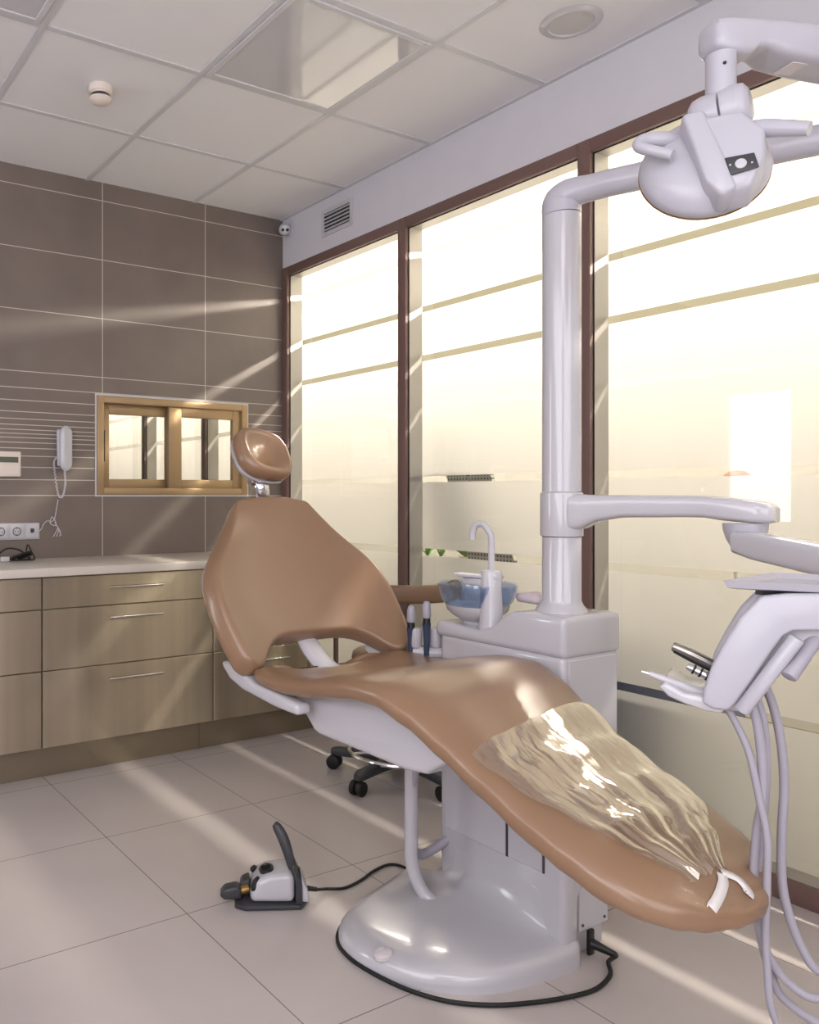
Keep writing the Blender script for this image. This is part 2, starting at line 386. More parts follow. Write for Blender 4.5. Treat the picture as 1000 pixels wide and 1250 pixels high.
# ------------------------------------------------------------------ cabinets along the tiled wall
YD = -.50
def handle(bm, x0, x1, z, y=YD-.018):
    cyl(bm, (x0, y-.014, z), (x1, y-.014, z), .0068, seg=12)
    for x in (x0+.02, x1-.02): cyl(bm, (x, y+.02, z), (x, y-.014, z), .004, seg=8)
def cabinet(x0, x1, label, hx, first=False):
    t = thing('drawer_cabinet', label, 'cabinet', ((x0+x1)/2, -.25, .1), group='steel drawer cabinets under the worktop')
    b = BM(); box(b, (x0+.001, YD+.002, .135), (x1-.001, -.004, .851)); obj('carcass', b, M['kick'], t)
    for z0, z1, hz in ((.139, .456, .396), (.460, .712, .662), (.716, .846, .792)):
        b = BM(); box(b, (x0+.002, YD-.018, z0), (x1-.002, YD, z1), .0015, 1); d = obj('drawer', b, M['steel'], t)
        b = BM(); handle(b, hx[0], hx[1], hz); obj('drawer_handle', b, M['satin'], d, label='thin satin bar handle')
    return t
cabinet(-1.565, -.75, 'three-drawer brushed steel cabinet with thin bar handles in the middle of the row', (-1.27, -1.017))
cabinet(-2.38, -1.566, 'brushed steel drawer cabinet cut by the left edge of the view', (-2.12, -1.75))
cabinet(-.749, -.205, 'brushed steel drawer cabinet behind the dental chair, nearest the glass', (-.60, -.33))
t = thing('end_shelf', 'narrow dark open shelf unit at the glass end of the cabinets', 'shelf', (-.1, -.25, .1))
b = BM(); box(b, (-.204, YD-.016, .135), (-.145, -.004, .851)); obj('side_panel', b, M['kick'], t)
b = BM(); box(b, (-.144, -.03, .135), (-.01, -.004, .851)); obj('back_panel', b, M['black'], t)
for z in (.135, .52): 
    b = BM(); box(b, (-.144, YD, z), (-.01, -.031, z+.018)); obj('shelf', b, M['olive'], t)
b = BM(); box(b, (-.03, YD-.016, .154), (-.01, YD, .851)); obj('front_post', b, M['brown'], t)
for x0, x1, lb in ((-2.38, -.79, 'bronze toned steel plinth strip under the left part of the cabinets'), (-.788, -.012, 'bronze toned steel plinth strip under the glass end of the cabinets')):
    b = BM(); box(b, (x0, -.452, 0), (x1, -.43, .134)); tag(obj('plinth', b, M['kick']), lb, 'plinth', 'plinth strips')
b = BM(); box(b, (-2.4, -.545, .852), (-.012, -.002, .888), .004); tag(obj('worktop', b, M['worktop']), 'long pale stone worktop on the steel cabinets', 'worktop')

# ------------------------------------------------------------------ things on the tiled wall
t = thing('wall_phone', 'white handset wall phone hanging beside the sliding window', 'phone', (-1.295, 0, 1.41))
X0 = -1.295
b = BM(); prism(b, [(-.030, -.085), (.030, -.085), (.033, .095), (-.033, .095)], (1, 0, 0), (0, 0, 1), (X0-.004, -.013, 1.415), .024, .010, 3); obj('cradle', b, M['white2'], t)
b = BM()
rings = []
for k in range(25):
    q = .5-.5*math.cos(PI*k/24); z = 1.308+q*.216
    e = max(0, 1-abs(2*q-1)**6)**.5
    wd_ = (.0345-.004*math.sin(PI*q))*max(.3, e); dp = (.018-.006*math.sin(PI*q)**2)*max(.35, e); yc = -.038-.006*math.sin(PI*q)
    rings.append([Vector((X0+math.copysign(abs(math.cos(a))**.7, math.cos(a))*wd_, yc+math.copysign(abs(math.sin(a))**.8, math.sin(a))*dp, z)) for a in [2*PI*i/20 for i in range(20)]])
loft(b, rings); obj('handset', b, M['white'], t, angle=60)
b = BM(); pts = []
path = smooth_path([(X0-.035, -.012, 1.375), (X0-.050, -.014, 1.35), (X0-.046, -.016, 1.29), (X0-.032, -.018, 1.20), (X0-.018, -.020, 1.178), (X0-.004, -.02, 1.20), (X0+.004, -.02, 1.25), (X0, -.024, 1.30), (X0, -.032, 1.312)], 26)
for i, p in enumerate(path):
    a = i*1.35; pts.append(p+Vector((math.cos(a)*.0042, math.sin(a)*.0042, 0)))
tube(b, pts, .0024, 5, 0); obj('coiled_cord', b, M['white2'], t)
b = BM(); tube(b, [(X0-.028, -.008, 1.17), (X0-.036, -.006, 1.12), (X0-.046, -.006, 1.075), (X0-.066, -.008, 1.062), (X0-.06, -.010, 1.085), (X0-.045, -.012, 1.07), (X0-.040, -.012, 1.045), (X0-.062, -.008, 1.05), (X0-.075, -.006, 1.068), (X0-.097, -.006, 1.055), (X0-.110, -.008, 1.03), (X0-.128, -.012, 1.016), (X0-.15, -.014, 1.012)], .0022, 6)
tube(b, [(X0-.045, -.010, 1.06), (X0-.03, -.008, 1.035), (X0-.018, -.007, 1.01), (X0-.012, -.007, .995)], .0024, 6)
for dx in (-.02, -.008, .004): tube(b, [(X0-.028, -.008, 1.035), (X0-.02+dx, -.009, 1.01), (X0-.028+dx*1.2, -.007, .99)], .002, 5)
obj('wall_cord', b, M['white2'], t)
t = thing('thermostat', 'white wall thermostat with a grey display left of the phone', 'thermostat', (-1.57, 0, 1.33))
b = BM(); box(b, (-1.64, -.024, 1.277), (-1.508, .0008, 1.395), .005); obj('housing', b, M['cream'], t)
b = BM(); box(b, (-1.632, -.0265, 1.343), (-1.522, -.0235, 1.369), .001, 1); obj('display', b, M['lcd'], t)
b = BM(); box(b, (-1.632, -.0262, 1.286), (-1.516, -.0235, 1.332), .002, 1); obj('flap', b, M['cream'], t)
t = thing('socket_strip', 'white row of wall sockets with a phone outlet above the worktop', 'socket', (-1.5, 0, 1.02))
b = BM(); box(b, (-1.66, -.009, .980), (-1.414, -.001, 1.059), .003); obj('frame', b, M['white'], t)
for cx_, kind in ((-1.601, 's'), (-1.525, 's'), (-1.451, 'p')):
    b = BM(); box(b, (cx_-.031, -.013, .988), (cx_+.031, -.0085, 1.051), .002); m_ = obj('cover_plate', b, M['white2'], t)
    b = BM()
    if kind == 's':
        lathe(b, [(.020, -.0005), (.020, .0005), (.0165, .0005), (.0175, -.0005)], (cx_, -.0135, 1.0195), (0, -1, 0), 24, caps=False)
        for s in (-1, 1): cyl(b, (cx_+s*.0085, -.0142, 1.0195), (cx_+s*.0085, -.012, 1.0195), .0026, seg=10)
        for s in (-1, 1): box(b, (cx_-.003, -.0145, 1.0195+s*.017-.003), (cx_+.003, -.012, 1.0195+s*.017+.003))
        obj('socket_holes', b, M['dark'], m_)
    else:
        box(b, (cx_-.009, -.0142, 1.012), (cx_+.009, -.0125, 1.032)); obj('phone_jack', b, M['dark'], m_)
t = thing('coiled_cable', 'coiled black cable with a white plug lying on the worktop', 'cable', (-1.56, -.12, .89))
b = BM()
cx_, cy_ = -1.565, -.10
tube(b, [(cx_-.09, cy_, .900), (cx_-.04, cy_-.01, .945), (cx_+.02, cy_-.01, .940), (cx_+.06, cy_, .91), (cx_+.075, cy_, .894), (cx_+.03, cy_-.02, .893)], .004, 6)
tube(b, [(cx_+.055, cy_, .905), (cx_+.068, cy_+.01, .96), (cx_+.085, cy_, .925), (cx_+.095, cy_-.01, .895), (cx_+.05, cy_-.03, .893), (cx_-.02, cy_-.03, .895)], .0035, 6)
tube(b, [(cx_-.03, cy_-.02, .896), (cx_+.02, cy_-.01, .912), (cx_+.07, cy_, .925), (cx_+.08, cy_+.01, .915), (cx_+.02, cy_, .897)], .008, 6)
obj('cord', b, M['blackr'], t)
b = BM(); box(b, (cx_-.07, cy_-.045, .889), (cx_-.03, cy_-.015, .912), .004); obj('plug', b, M['white'], t)

# ------------------------------------------------------------------ ceiling and header fittings
def ceiling_light(x0, x1, y0, y1, lb):
    t = thing('ceiling_light', lb, 'ceiling light', ((x0+x1)/2, (y0+y1)/2, H), group='square ceiling light panels')
    b = BM(); z = H-.009
    frame2 = ((x0, y0, x0+.022, y1), (x1-.022, y0, x1, y1), (x0+.022, y0, x1-.022, y0+.022), (x0+.022, y1-.022, x1-.022, y1))
    for a in frame2: box(b, (a[0], a[1], z), (a[2], a[3], H-.0005), .002, 1)
    obj('frame', b, M['tbar'], t)
    b = BM(); box(b, (x0+.022, y0+.022, z+.003), (x1-.022, y1-.022, H-.0005)); obj('diffuser', b, M['gloss_panel'], t)
e = .014
ceiling_light(GX-.6+e, GX-e, GY-1.2+e, GY-.6-e, 'glossy square light panel in the ceiling reflecting the bright glass wall')
ceiling_light(GX-1.8+e, GX-1.2-e, GY-1.2+e, GY-.6-e, 'square light panel in the ceiling at the upper left corner of the view')
t = thing('ceiling_speaker', 'round white speaker with grey grille set in the ceiling', 'speaker', (-.278, -2.076, H))
b = BM(); lathe(b, [(.068, -.004), (.072, -.008), (.085, -.007), (.098, -.001)], (-.278, -2.076, H), seg=40, caps=False); obj('rim', b, M['white'], t)
b = BM(); lathe(b, [(.0, -.007), (.069, -.0045)], (-.278, -2.076, H), seg=40, caps=False); obj('grille', b, mat('speaker_grille', (196, 192, 192), .6, bump=.2, bscale=500), t)
t = thing('smoke_detector', 'small round cream smoke detector on the ceiling', 'smoke detector', (-1.455, -.885, H))
b = BM(); lathe(b, [(.046, -.0005), (.046, -.026), (.044, -.028)], (-1.455, -.885, H), seg=32); obj('mount', b, M['cream'], t)
b = BM(); lathe(b, [(.040, -.028), (.041, -.034), (.034, -.034), (.034, -.046), (.043, -.046), (.043, -.050), (.034, -.060), (.012, -.066), (0.001, -.066)], (-1.455, -.885, H), seg=32); obj('sensor_cap', b, M['cream'], t)
b = BM(); lathe(b, [(.0365, -.0345), (.0365, -.0455)], (-1.455, -.885, H), seg=32, caps=False); obj('vent_gap', b, M['dark'], t)
t = thing('security_camera', 'small white dome security camera in the ceiling corner', 'camera', (-.055, -.075, 2.70))
cc = Vector((-.046, -.085, 2.668)); dv = (CAMP+Vector((.5, .1, -.1))-cc).normalized()
b = BM(); lathe(b, [(.036, 0), (.036, .012), (.028, .018)], (.0008, -.075, 2.675), (-1, 0, 0), 28); obj('base', b, M['white2'], t)
b = BM(); lathe(b, [(.001, -.034), (.017, -.030), (.029, -.018), (.034, 0), (.031, .013), (.023, .024), (.001, .026)], cc, dv, 28); obj('eyeball', b, M['white'], t)
ux, uy = basis(dv); 
b = BM()
for s in (-1, 1): lathe(b, [(.0088, .020), (.0088, .0275), (.007, .028), (.001, .028)], cc+ux*.0125*s+uy*0, dv, 16)
obj('lens', b, M['black'], t)
t = thing('air_vent', 'small white louvred air vent in the wall above the glass', 'vent', (0, -.49, 2.625))
b = BM(); y0, y1, z0, z1 = -.60, -.388, 2.572, 2.668
frame_parts = (((-.008, y0-.022, z0-.022), (0, y0, z1+.022)), ((-.008, y1, z0-.022), (0, y1+.022, z1+.022)), ((-.008, y0, z1), (0, y1, z1+.022)), ((-.008, y0, z0-.022), (0, y1, z0)))
for a, c in frame_parts: box(b, a, c, .002, 1)
obj('frame', b, M['white2'], t)
b = BM(); box(b, (-.002, y0, z0), (-.0005, y1, z1)); obj('duct', b, M['slatd'], t)
for k in range(5):
    z = z0+.010+k*.019
    b = BM(); box(b, (-.011, y0, z-.0015), (-.002, y1, z+.0015), rot=Matrix.Rotation(.5, 3, 'Y')); obj('slat', b, M['white2'], t)

# ------------------------------------------------------------------ dental chair
XC = -1.163
ch = thing('dental_chair', 'tan leather dental chair reclined on a white sculpted base', 'dental chair', (XC, -2.25, 0))
ZT_ = [(-1.90, .722), (-1.95, .737), (-2.06, .732), (-2.16, .744), (-2.26, .766), (-2.36, .783), (-2.44, .783), (-2.52, .755), (-2.60, .712), (-2.70, .658), (-2.80, .612), (-2.88, .584), (-2.95, .558), (-3.0, .538), (-3.03, .522), (-3.06, .504), (-3.08, .49)]
HW_ = [(-1.895, .16), (-1.905, .22), (-1.93, .265), (-1.97, .284), (-2.30, .287), (-2.45, .277), (-2.6, .25), (-2.7, .236), (-2.85, .228), (-2.92, .218), (-2.96, .206), (-3.0, .186), (-3.03, .156), (-3.055, .110), (-3.07, .068), (-3.08, .02)]
TH_ = [(-1.895, .035), (-1.91, .055), (-1.95, .072), (-2.4, .078), (-2.6, .082), (-2.8, .086), (-2.93, .088), (-2.98, .080), (-3.02, .066), (-3.05, .050), (-3.07, .034), (-3.08, .02)]
CC_ = [(-1.90, .045), (-2.05, .035), (-2.2, .020), (-2.35, .006), (-2.5, -.004), (-2.9, -.006), (-3.08, 0)]
def seat_top(y, u):
    w_ = interp(HW_, y); th = interp(TH_, y); r = min(.999, abs(u)/w_)
    return interp(ZT_, y)-th/2+th/2*(1-r**4)**.35-interp(CC_, y)*(1-r*r)
def seat_ring(y, grow=0, n=40):
    w_ = interp(HW_, y)+grow; th = interp(TH_, y); zt = interp(ZT_, y); c_ = interp(CC_, y); out = []
    for k in range(n):
        a = 2*PI*k/n; c, s = math.cos(a), math.sin(a)
        x = math.copysign(abs(c)**.5, c)*w_; z = zt-th/2+math.copysign(abs(s)**.7, s)*th/2
        if s > 0: z -= c_*(1-(x/w_)**2)
        out.append(Vector((XC+x, y, z)))
    return out
ys = [-1.895, -1.90, -1.91, -1.93, -1.95, -1.98]+[-2.02-.03*k for k in range(31)]+[-2.94, -2.96, -2.98, -3.0, -3.015, -3.03, -3.042, -3.052, -3.06, -3.067, -3.073, -3.077, -3.08]
b = BM(); loft(b, [seat_ring(y) for y in ys]); obj('seat_cushion', b, M['leather'], ch, angle=0)
# white shell under the seat
for sg in (-1, 1):
    b = BM(); prism(b, [(-1.785, .712), (-1.797, .694), (-1.835, .668), (-1.90, .652), (-2.06, .640), (-2.16, .640), (-2.16, .668), (-2.05, .676), (-1.96, .680), (-1.885, .700), (-1.85, .715)], (0, 1, 0), (0, 0, 1), (XC+sg*.262, 0, 0), .045, .010, 3); obj('seat_bracket', b, M['white'], ch)
b = BM()
poly = [(-2.04, .672), (-2.075, .640), (-2.135, .588), (-2.155, .583), (-2.47, .583), (-2.53, .592), (-2.60, .640), (-2.66, .655), (-2.62, .668), (-2.52, .705), (-2.40, .726), (-2.25, .715), (-2.12, .690)]
prism(b, poly, (0, 1, 0), (0, 0, 1), (XC+.02, 0, 0), .47, .014, 3); obj('lift_housing', b, M['white'], ch)
b = BM(); box(b, (-.93, -2.30, .47), (-.85, -2.12, .60), .02); obj('lift_arm', b, M['white2'], ch)
# back rest
O = Vector((XC+.006, -1.86, .72)); U = Vector((0, .523, .852)); NF = Vector((0, -.852, .523))
HB = [(-.06, .30), (0, .320), (.1, .333), (.24, .330), (.29, .300), (.35, .246), (.42, .193), (.49, .148), (.54, .118)]
def back_grid(f0, grow=0., lift=0.):
    S = [-1, -.94, -.80, -.62, -.40, -.15, .15, .40, .62, .80, .94, 1]; W_ = [0, .04, .14, .28, .42, .56, .68, .8, .9, .97, 1]
    rows = []
    for w_ in W_:
        row = []
        for s in S:
            a = abs(s); k = min(1, max(0, (a-.52)/.24)); k = k*k*(3-2*k)
            vb = .050-.105*k + (.03 if a > .97 else 0); vt = .533-.018*a*a-(.012 if a > .97 else 0)
            v = vb+(vt-vb)*w_; v2 = v+lift*(1-w_)
            f = f0+.062*a**2.6*max(0, 1-max(v, 0)/.48)**.8-.024*math.sin(PI*min(1, max(0, v/.5)))*(1-a**3)
            row.append(O+Vector((1, 0, 0))*s*(interp(HB, v)+grow)+U*v2+NF*f)
        rows.append(row)
    return rows
def sheet(bm, rows):
    vs = [[bm.verts.new(p) for p in r] for r in rows]
    for a, c in zip(vs[:-1], vs[1:]):
        for i in range(len(a)-1): bm.faces.new((a[i], a[i+1], c[i+1], c[i]))
b = BM(); sheet(b, back_grid(0)); obj('backrest', b, M['leather'], ch, solid=(.068, 0), sub=3)
b = BM(); sheet(b, back_grid(-.040, -.006, .035)); obj('back_shell', b, M['white'], ch, solid=(.026, 0), sub=3)
b = BM(); tube(b, [(XC+.03, -2.00, .655), (XC+.02, -1.90, .675), (XC+.01, -1.82, .73), (XC+.01, -1.74, .83), (XC+.01, -1.70, .90)], lambda t: .052-.014*math.sin(PI*t), 14, 6, flat=.5); obj('back_bracket', b, M['white'], ch)
# head rest
hc = Vector((XC-.002, -1.575, 1.322)); hn = Vector((.10, -.80, .58)).normalized(); hu = Vector((1, 0, -.12)); hu = (hu-hn*hu.dot(hn)).normalized(); hv = hn.cross(hu)*-1
if hv.z < 0: hv = -hv
def hrow(r, f, ex=.75, a0=0):
    out = []
    for k in range(36):
        a = 2*PI*k/36; c, s = math.cos(a), math.sin(a)
        out.append(hc+hu*math.copysign(abs(c)**ex, c)*r*.104+hv*math.copysign(abs(s)**ex, s)*r*.098+hn*f)
    return out
b = BM(); loft(b, [hrow(.5, -.028), hrow(.9, -.027), hrow(.985, -.015), hrow(1.0, 0), hrow(.97, .016), hrow(.88, .027), hrow(.79, .029), hrow(.66, .021), hrow(.48, .004), hrow(.25, -.006), hrow(.04, -.009)]); obj('headrest', b, M['leather'], ch, angle=0)
b = BM(); loft(b, [hrow(.4, -.052), hrow(.75, -.050), hrow(.92, -.042), hrow(.965, -.029), hrow(.9, -.026)]); obj('headrest_shell', b, M['white'], ch, angle=60)
b = BM(); q = hc-hn*.045-Vector((0, 0, .075))
tube(b, [hc-hn*.052-hv*.02, hc-hn*.055-hv*.06, hc-hn*.05-hv*.10, O+U*.50-NF*.04], lambda t: .020+.006*t, 12, 6, flat=.6); 
cyl(b, hc-hn*.05-hv*.072-Vector((.04, 0, 0)), hc-hn*.05-hv*.072+Vector((.04, 0, 0)), .017, seg=18, bev=.003)
obj('headrest_bracket', b, M['chrome'], ch, label='chrome headrest bracket')
b = BM(); lathe(b, [(.001, 0), (.013, .002), (.013, .012), (.001, .016)], O+U*.45-Vector((.150, 0, 0))-NF*.045, (-1, 0, .3), 14); obj('back_knob', b, M['grey'], ch)
# base plate
outl = [(-.850, -1.985), (-.890, -1.940), (-.945, -1.955), (-.989, -1.968), (-1.073, -1.992), (-1.149, -2.015), (-1.225, -2.055), (-1.268, -2.10), (-1.288, -2.15), (-1.290, -2.22), (-1.272, -2.29), (-1.240, -2.345), (-1.19, -2.40), (-1.13, -2.445), (-1.05, -2.475), (-.95, -2.492), (-.88, -2.498), (-.82, -2.498), (-.79, -2.48)]
outl = [p.xy for p in smooth_path([(x, y, 0) for x, y in outl], 3)]
n = len(outl); rings = []
PR = [(0, 0, 0), (0, 0, .018), (.012, .0, .034), (.05, .0, .046), (.15, 0, .055), (.35, 0, .060), (.60, 0, .066), (.78, 0, .074), (.88, 0, .086), (.94, 0, .104), (.98, 0, .135), (1.0, 0, .175)]
for r, _, z in PR:
    ring = []
    for i, p in enumerate(outl):
        q = i/(n-1); inn = Vector((-.858, -2.085-q*.365))
        if q < .08: inn = Vector((-.84, -2.07))
        if q > .93: inn = Vector((-.83, -2.455))
        xy = p.lerp(inn, r); ring.append(Vector((xy.x, xy.y, z)))
    rings.append(ring)
b = BM(); loft(b, rings, closed=True, caps=True); bp_ = obj('base_plate', b, M['white'], ch, angle=60)
b = BM(); c_ = PL(468, 1164, 2, .05); lathe(b, [(.026, -.006), (.026, .003), (.022, .0055), (.001, .006)], c_, (-.12, -.05, 1), 24, ell=(1.0, .75)); obj('floor_button', b, M['button'], bp_, label='small oval pink-grey button')
b = BM(); tube(b, [(-1.0, -2.09, .62), (-1.0, -2.09, .45), (-1.0, -2.09, .24), (-1.0, -2.092, .15), (-.99, -2.115, .085), (-.972, -2.15, .05), (-.955, -2.18, .02)], lambda t: .019+.012*max(0, t-.75)*4, 16); obj('support_post', b, M['white'], ch)

# clear protective sheet over the leg rest
t = thing('plastic_sheet', 'crinkled clear plastic cover over the foot of the dental chair', 'protective cover', (XC, -2.8, .62))
rows = []
LB = [(-2.60, -.175), (-2.66, -.215), (-2.75, -.200), (-2.85, -.165), (-2.93, -.13), (-3.02, -.075)]
RB = [(-2.60, .236), (-2.66, .238), (-2.75, .229), (-2.84, .220), (-2.89, .19), (-2.95, .115), (-3.02, .03)]
ny, nx = 70, 80
for j in range(ny+1):
    y0_ = -2.60-.42*j/ny; row = []
    for i in range(nx+1):
        s = i/nx; y = y0_-.06*(1-s)*(1-j/ny); l, r_ = interp(LB, y), interp(RB, y); u = l+(r_-l)*s
        tt = j/ny
        fan = s*(1+.25*tt); g_ = tt**1.2
        wr = (math.sin(fan*23+tt*2.2)*.5+math.sin(fan*41-tt*3+1.3)*.33+math.sin(fan*12+tt*4.5)*.55)*(.0004+.0052*g_)
        wr += math.sin(s*7+tt*16)*math.sin(s*15-tt*7)*.0014+math.sin((s+tt*.8)*46)*max(0, math.sin(s*5+tt*9))*.0007
        edge = .002*(1-min(1, min(s, 1-s)*12))
        row.append(Vector((XC+u, y, seat_top(y, u)+.0065+max(-.005, wr)-edge)))
    rows.append(row)
b = BM(); sheet(b, rows); obj('sheet', b, M['plastic'], t, angle=0)
from mathutils.bvhtree import BVHTree
tb = bmesh.new(); loft(tb, [seat_ring(y) for y in ys]); bmesh.ops.recalc_face_normals(tb, faces=tb.faces); SEAT = BVHTree.FromBMesh(tb); tb.free()
def strap_over(px):
    out = []
    for p in smooth_path([(u, v, 0) for u, v in px], 5):
        d = (P(p.x, p.y, 1.)-CAMP).normalized(); h, nn, _, _ = SEAT.ray_cast(CAMP, d)
        if h is not None: out.append((h+nn*.003, nn))
    return out
for px in ([(880, 1068), (882, 1079), (876, 1096), (868, 1110)], [(880, 1066), (898, 1073), (910, 1085), (914, 1094)]):
    hs_ = strap_over(px); e0, en = hs_[-1]
    hs_ += [(e0+Vector((0, .006*k, -.006*k)), Vector((0, -.6, -.8))) for k in (1, 2, 3)]
    b = BM(); v = []
    for i, (p, nn) in enumerate(hs_):
        d = (hs_[min(i+1, len(hs_)-1)][0]-hs_[max(0, i-1)][0]).normalized(); side = d.cross(nn).normalized()*.0085
        v.append((b.verts.new(p-side), b.verts.new(p+side)))
    for a, c in zip(v[:-1], v[1:]): b.faces.new((a[0], a[1], c[1], c[0]))
    obj('strap', b, M['elastic'], t, angle=0, solid=(.0015, 0), label='white elastic strap over the chair end')

# ------------------------------------------------------------------ dental unit: cabinet, spittoon, column
un = thing('dental_unit', 'white dental unit cabinet with blue glass spittoon bowl and tall column', 'dental unit', (-.742, -2.27, 0))
def US(p): return Vector((-.742+(p.x+.68)*.968, -2.270+(p.y+2.22)*.968, p.z*.968+.038 if p.z > .03 else p.z))
def uobj(name, bm, *a, **k):
    for v in bm.verts: v.co = US(v.co)
    return obj(name, bm, *a, **k)
b = BM(); prism(b, [(-.800, 0), (-.735, 0), (-.732, .13), (-.70, .175), (-.565, .19), (-.565, .768), (-.800, .768)], (1, 0, 0), (0, 0, 1), (0, -2.22, 0), .44, .018, 3); uobj('cabinet_body', b, M['white'], un)
b = BM(); box(b, (-.73, -2.412, 0), (-.60, -2.03, .17), .004); uobj('foot', b, M['white2'], un)
b = BM(); box(b, (-.8045, -2.255, .185), (-.798, -2.03, .70), .003, 1); box(b, (-.8045, -2.375, .185), (-.798, -2.262, .70), .003, 1); uobj('door', b, M['white2'], un)
b = BM(); box(b, (-.8035, -2.2615, .185), (-.7985, -2.2555, .72)); box(b, (-.8035, -2.381, .185), (-.7985, -2.376, .72)); uobj('door_gap', b, M['dark'], un, label='dark gap beside the doors')
b = BM(); box(b, (-.785, -2.4445, .22), (-.582, -2.438, .758), .003, 1); uobj('door', b, M['white2'], un)
prof = [(-1.985, .758), (-1.985, .806), (-2.06, .803), (-2.15, .798), (-2.205, .815), (-2.245, .852), (-2.275, .866), (-2.32, .869), (-2.443, .869), (-2.443, .760)]
b = BM(); prism(b, prof, (0, 1, 0), (0, 0, 1), (-.682, 0, 0), .242, .016, 4); uobj('top_cover', b, M['white'], un)
b = BM(); box(b, (-.726, -2.432, .032), (-.605, -2.410, .165), .002, 1); pn = uobj('inlet_panel', b, M['white2'], un)
for u_, v_ in ((719, 1164), (738, 1148)):
    q = Vector((-.714 if u_ < 730 else -.622, -2.432, .048)); b = BM(); cyl(b, q, q+Vector((0, -.003, 0)), .004, seg=10); uobj('screw', b, M['dark'], pn)
CP = Vector((-.690, -2.35, 0))
b = BM(); lathe(b, [(.068, .867), (.066, .876), (.056, .888), (.0505, .900), (.0505, 1.073)], CP, seg=40, caps=False); lathe(b, [(.0505, 1.197), (.0505, 1.955)], CP, seg=40, caps=False); uobj('column', b, M['white'], un)
b = BM(); lathe(b, [(.05, 1.074), (.0545, 1.076), (.0555, 1.08), (.0555, 1.19), (.0545, 1.194), (.05, 1.196)], CP, seg=40, caps=False); uobj('swivel_collar', b, M['white'], un)
# spittoon
BC = P(583, 712, 2.45)
b = BM(); lathe(b, [(.110, 0), (.1165, .001), (.1165, -.004), (.114, -.02), (.104, -.05), (.092, -.066), (.078, -.07), (.02, -.072), (.018, -.068), (.076, -.066), (.09, -.060), (.101, -.046), (.110, -.018), (.112, -.004)], BC, seg=56, caps=False)
uobj('bowl', b, M['bowl'], un, label='transparent blue glass bowl', angle=50)
b = BM(); lathe(b, [(.094, -.064), (.088, -.082), (.068, -.098), (.045, -.112), (.04, -.125)], BC, seg=40); uobj('bowl_stand', b, M['white'], un)
TP = P(600, 770, 2.36); TP.z = 0
b = BM(); lathe(b, [(.037, .795), (.033, .83), (.0305, .90), (.0295, .962), (.027, .968), (.014, .970)], TP, seg=28); uobj('water_tower', b, M['white'], un)
ang = Vector((P(570, 700, 2.42)-P(600, 700, 2.36))); ang.z = 0; ang.normalize()
b = BM(); T0 = TP+Vector((0, 0, .965))
tube(b, [T0+ang*.0, T0+Vector((0, 0, .05)), T0+Vector((0, 0, .10)), T0+Vector((0, 0, .118))+ang*.008, T0+Vector((0, 0, .137))+ang*.026, T0+Vector((0, 0, .135))+ang*.048, T0+Vector((0, 0, .115))+ang*.060, T0+Vector((0, 0, .092))+ang*.062], .0092, 14, 8); uobj('faucet', b, M['white'], un)
b = BM(); prism(b, [(-.028, 0), (.10, .0), (.115, .010), (-.028, .010)], ang, (0, 0, 1), TP+Vector((0, 0, .945)), .045, .003, 2); box(b, TP+ang*.02+Vector((-.02, -.02, .922)), TP+ang*.07+Vector((.02, .02, .944)), .004); uobj('cup_shelf', b, M['white2'], un)
# suction holder on the far end of the unit
b = BM(); q = P(512, 785, 2.52); e_ = P(540, 786, 2.5)
for a, c in ((P(507, 778, 2.53), .016), (P(532, 778, 2.51), .016)): box(b, a-Vector((.016, .02, .032)), a+Vector((.016, .02, .03)), .008)
tube(b, [P(505, 795, 2.53), P(525, 797, 2.51), P(545, 797, 2.48)], .016, 10, 3); uobj('suction_holder', b, M['white2'], un)
for u_, d_, lb, hh in ((521, 2.50, 'suction handpiece with blue-black grip, beside the blue bowl', 0), (502, 2.53, 'suction handpiece with a dark tip, half hidden by the chair back', -.012)):
    t = thing('suction_handpiece', lb, 'suction handpiece', US(P(u_, 795, d_)), group='suction handpieces in the holder')
    a = P(u_, 800, d_)
    b = BM(); lathe(b, [(.008, 0), (.010, .05), (.0125, .09+hh), (.0135, .098+hh)], a, seg=16); uobj('grip', b, mat('blue_black_plastic', (52, 62, 86), .25), t)
    b = BM(); lathe(b, [(.0125, .099+hh), (.0115, .11+hh), (.0115, .115+hh)], a, seg=16); uobj('valve_ring', b, M['black'], t)
    b = BM(); lathe(b, [(.0115, .1155+hh), (.0135, .12+hh), (.0125, .15+hh), (.009, .164+hh), (.007, .166+hh)], a, seg=16); uobj('tip', b, M['hose'], t)
t = thing('folded_towel', 'folded pale pink towel on the unit top behind the column', 'towel', US(P(652, 738, 2.40)))
b = BM(); c_ = P(650, 738, 2.40); box(b, (c_.x-.03, c_.y-.045, .869), (c_.x+.06, c_.y+.04, .897), .012, 3); uobj('fold', b, M['pink'], t)
b = BM(); tube(b, [(-.94, -2.06, .50), (-.945, -2.045, .38), (-.95, -2.03, .28), (-.93, -2.01, .16), (-.88, -2.0, .11), (-.83, -2.01, .12), (-.79, -2.03, .15)], .014, 12); uobj('drain_hose', b, M['hose'], un)
CP = US(CP); CP.z = 0
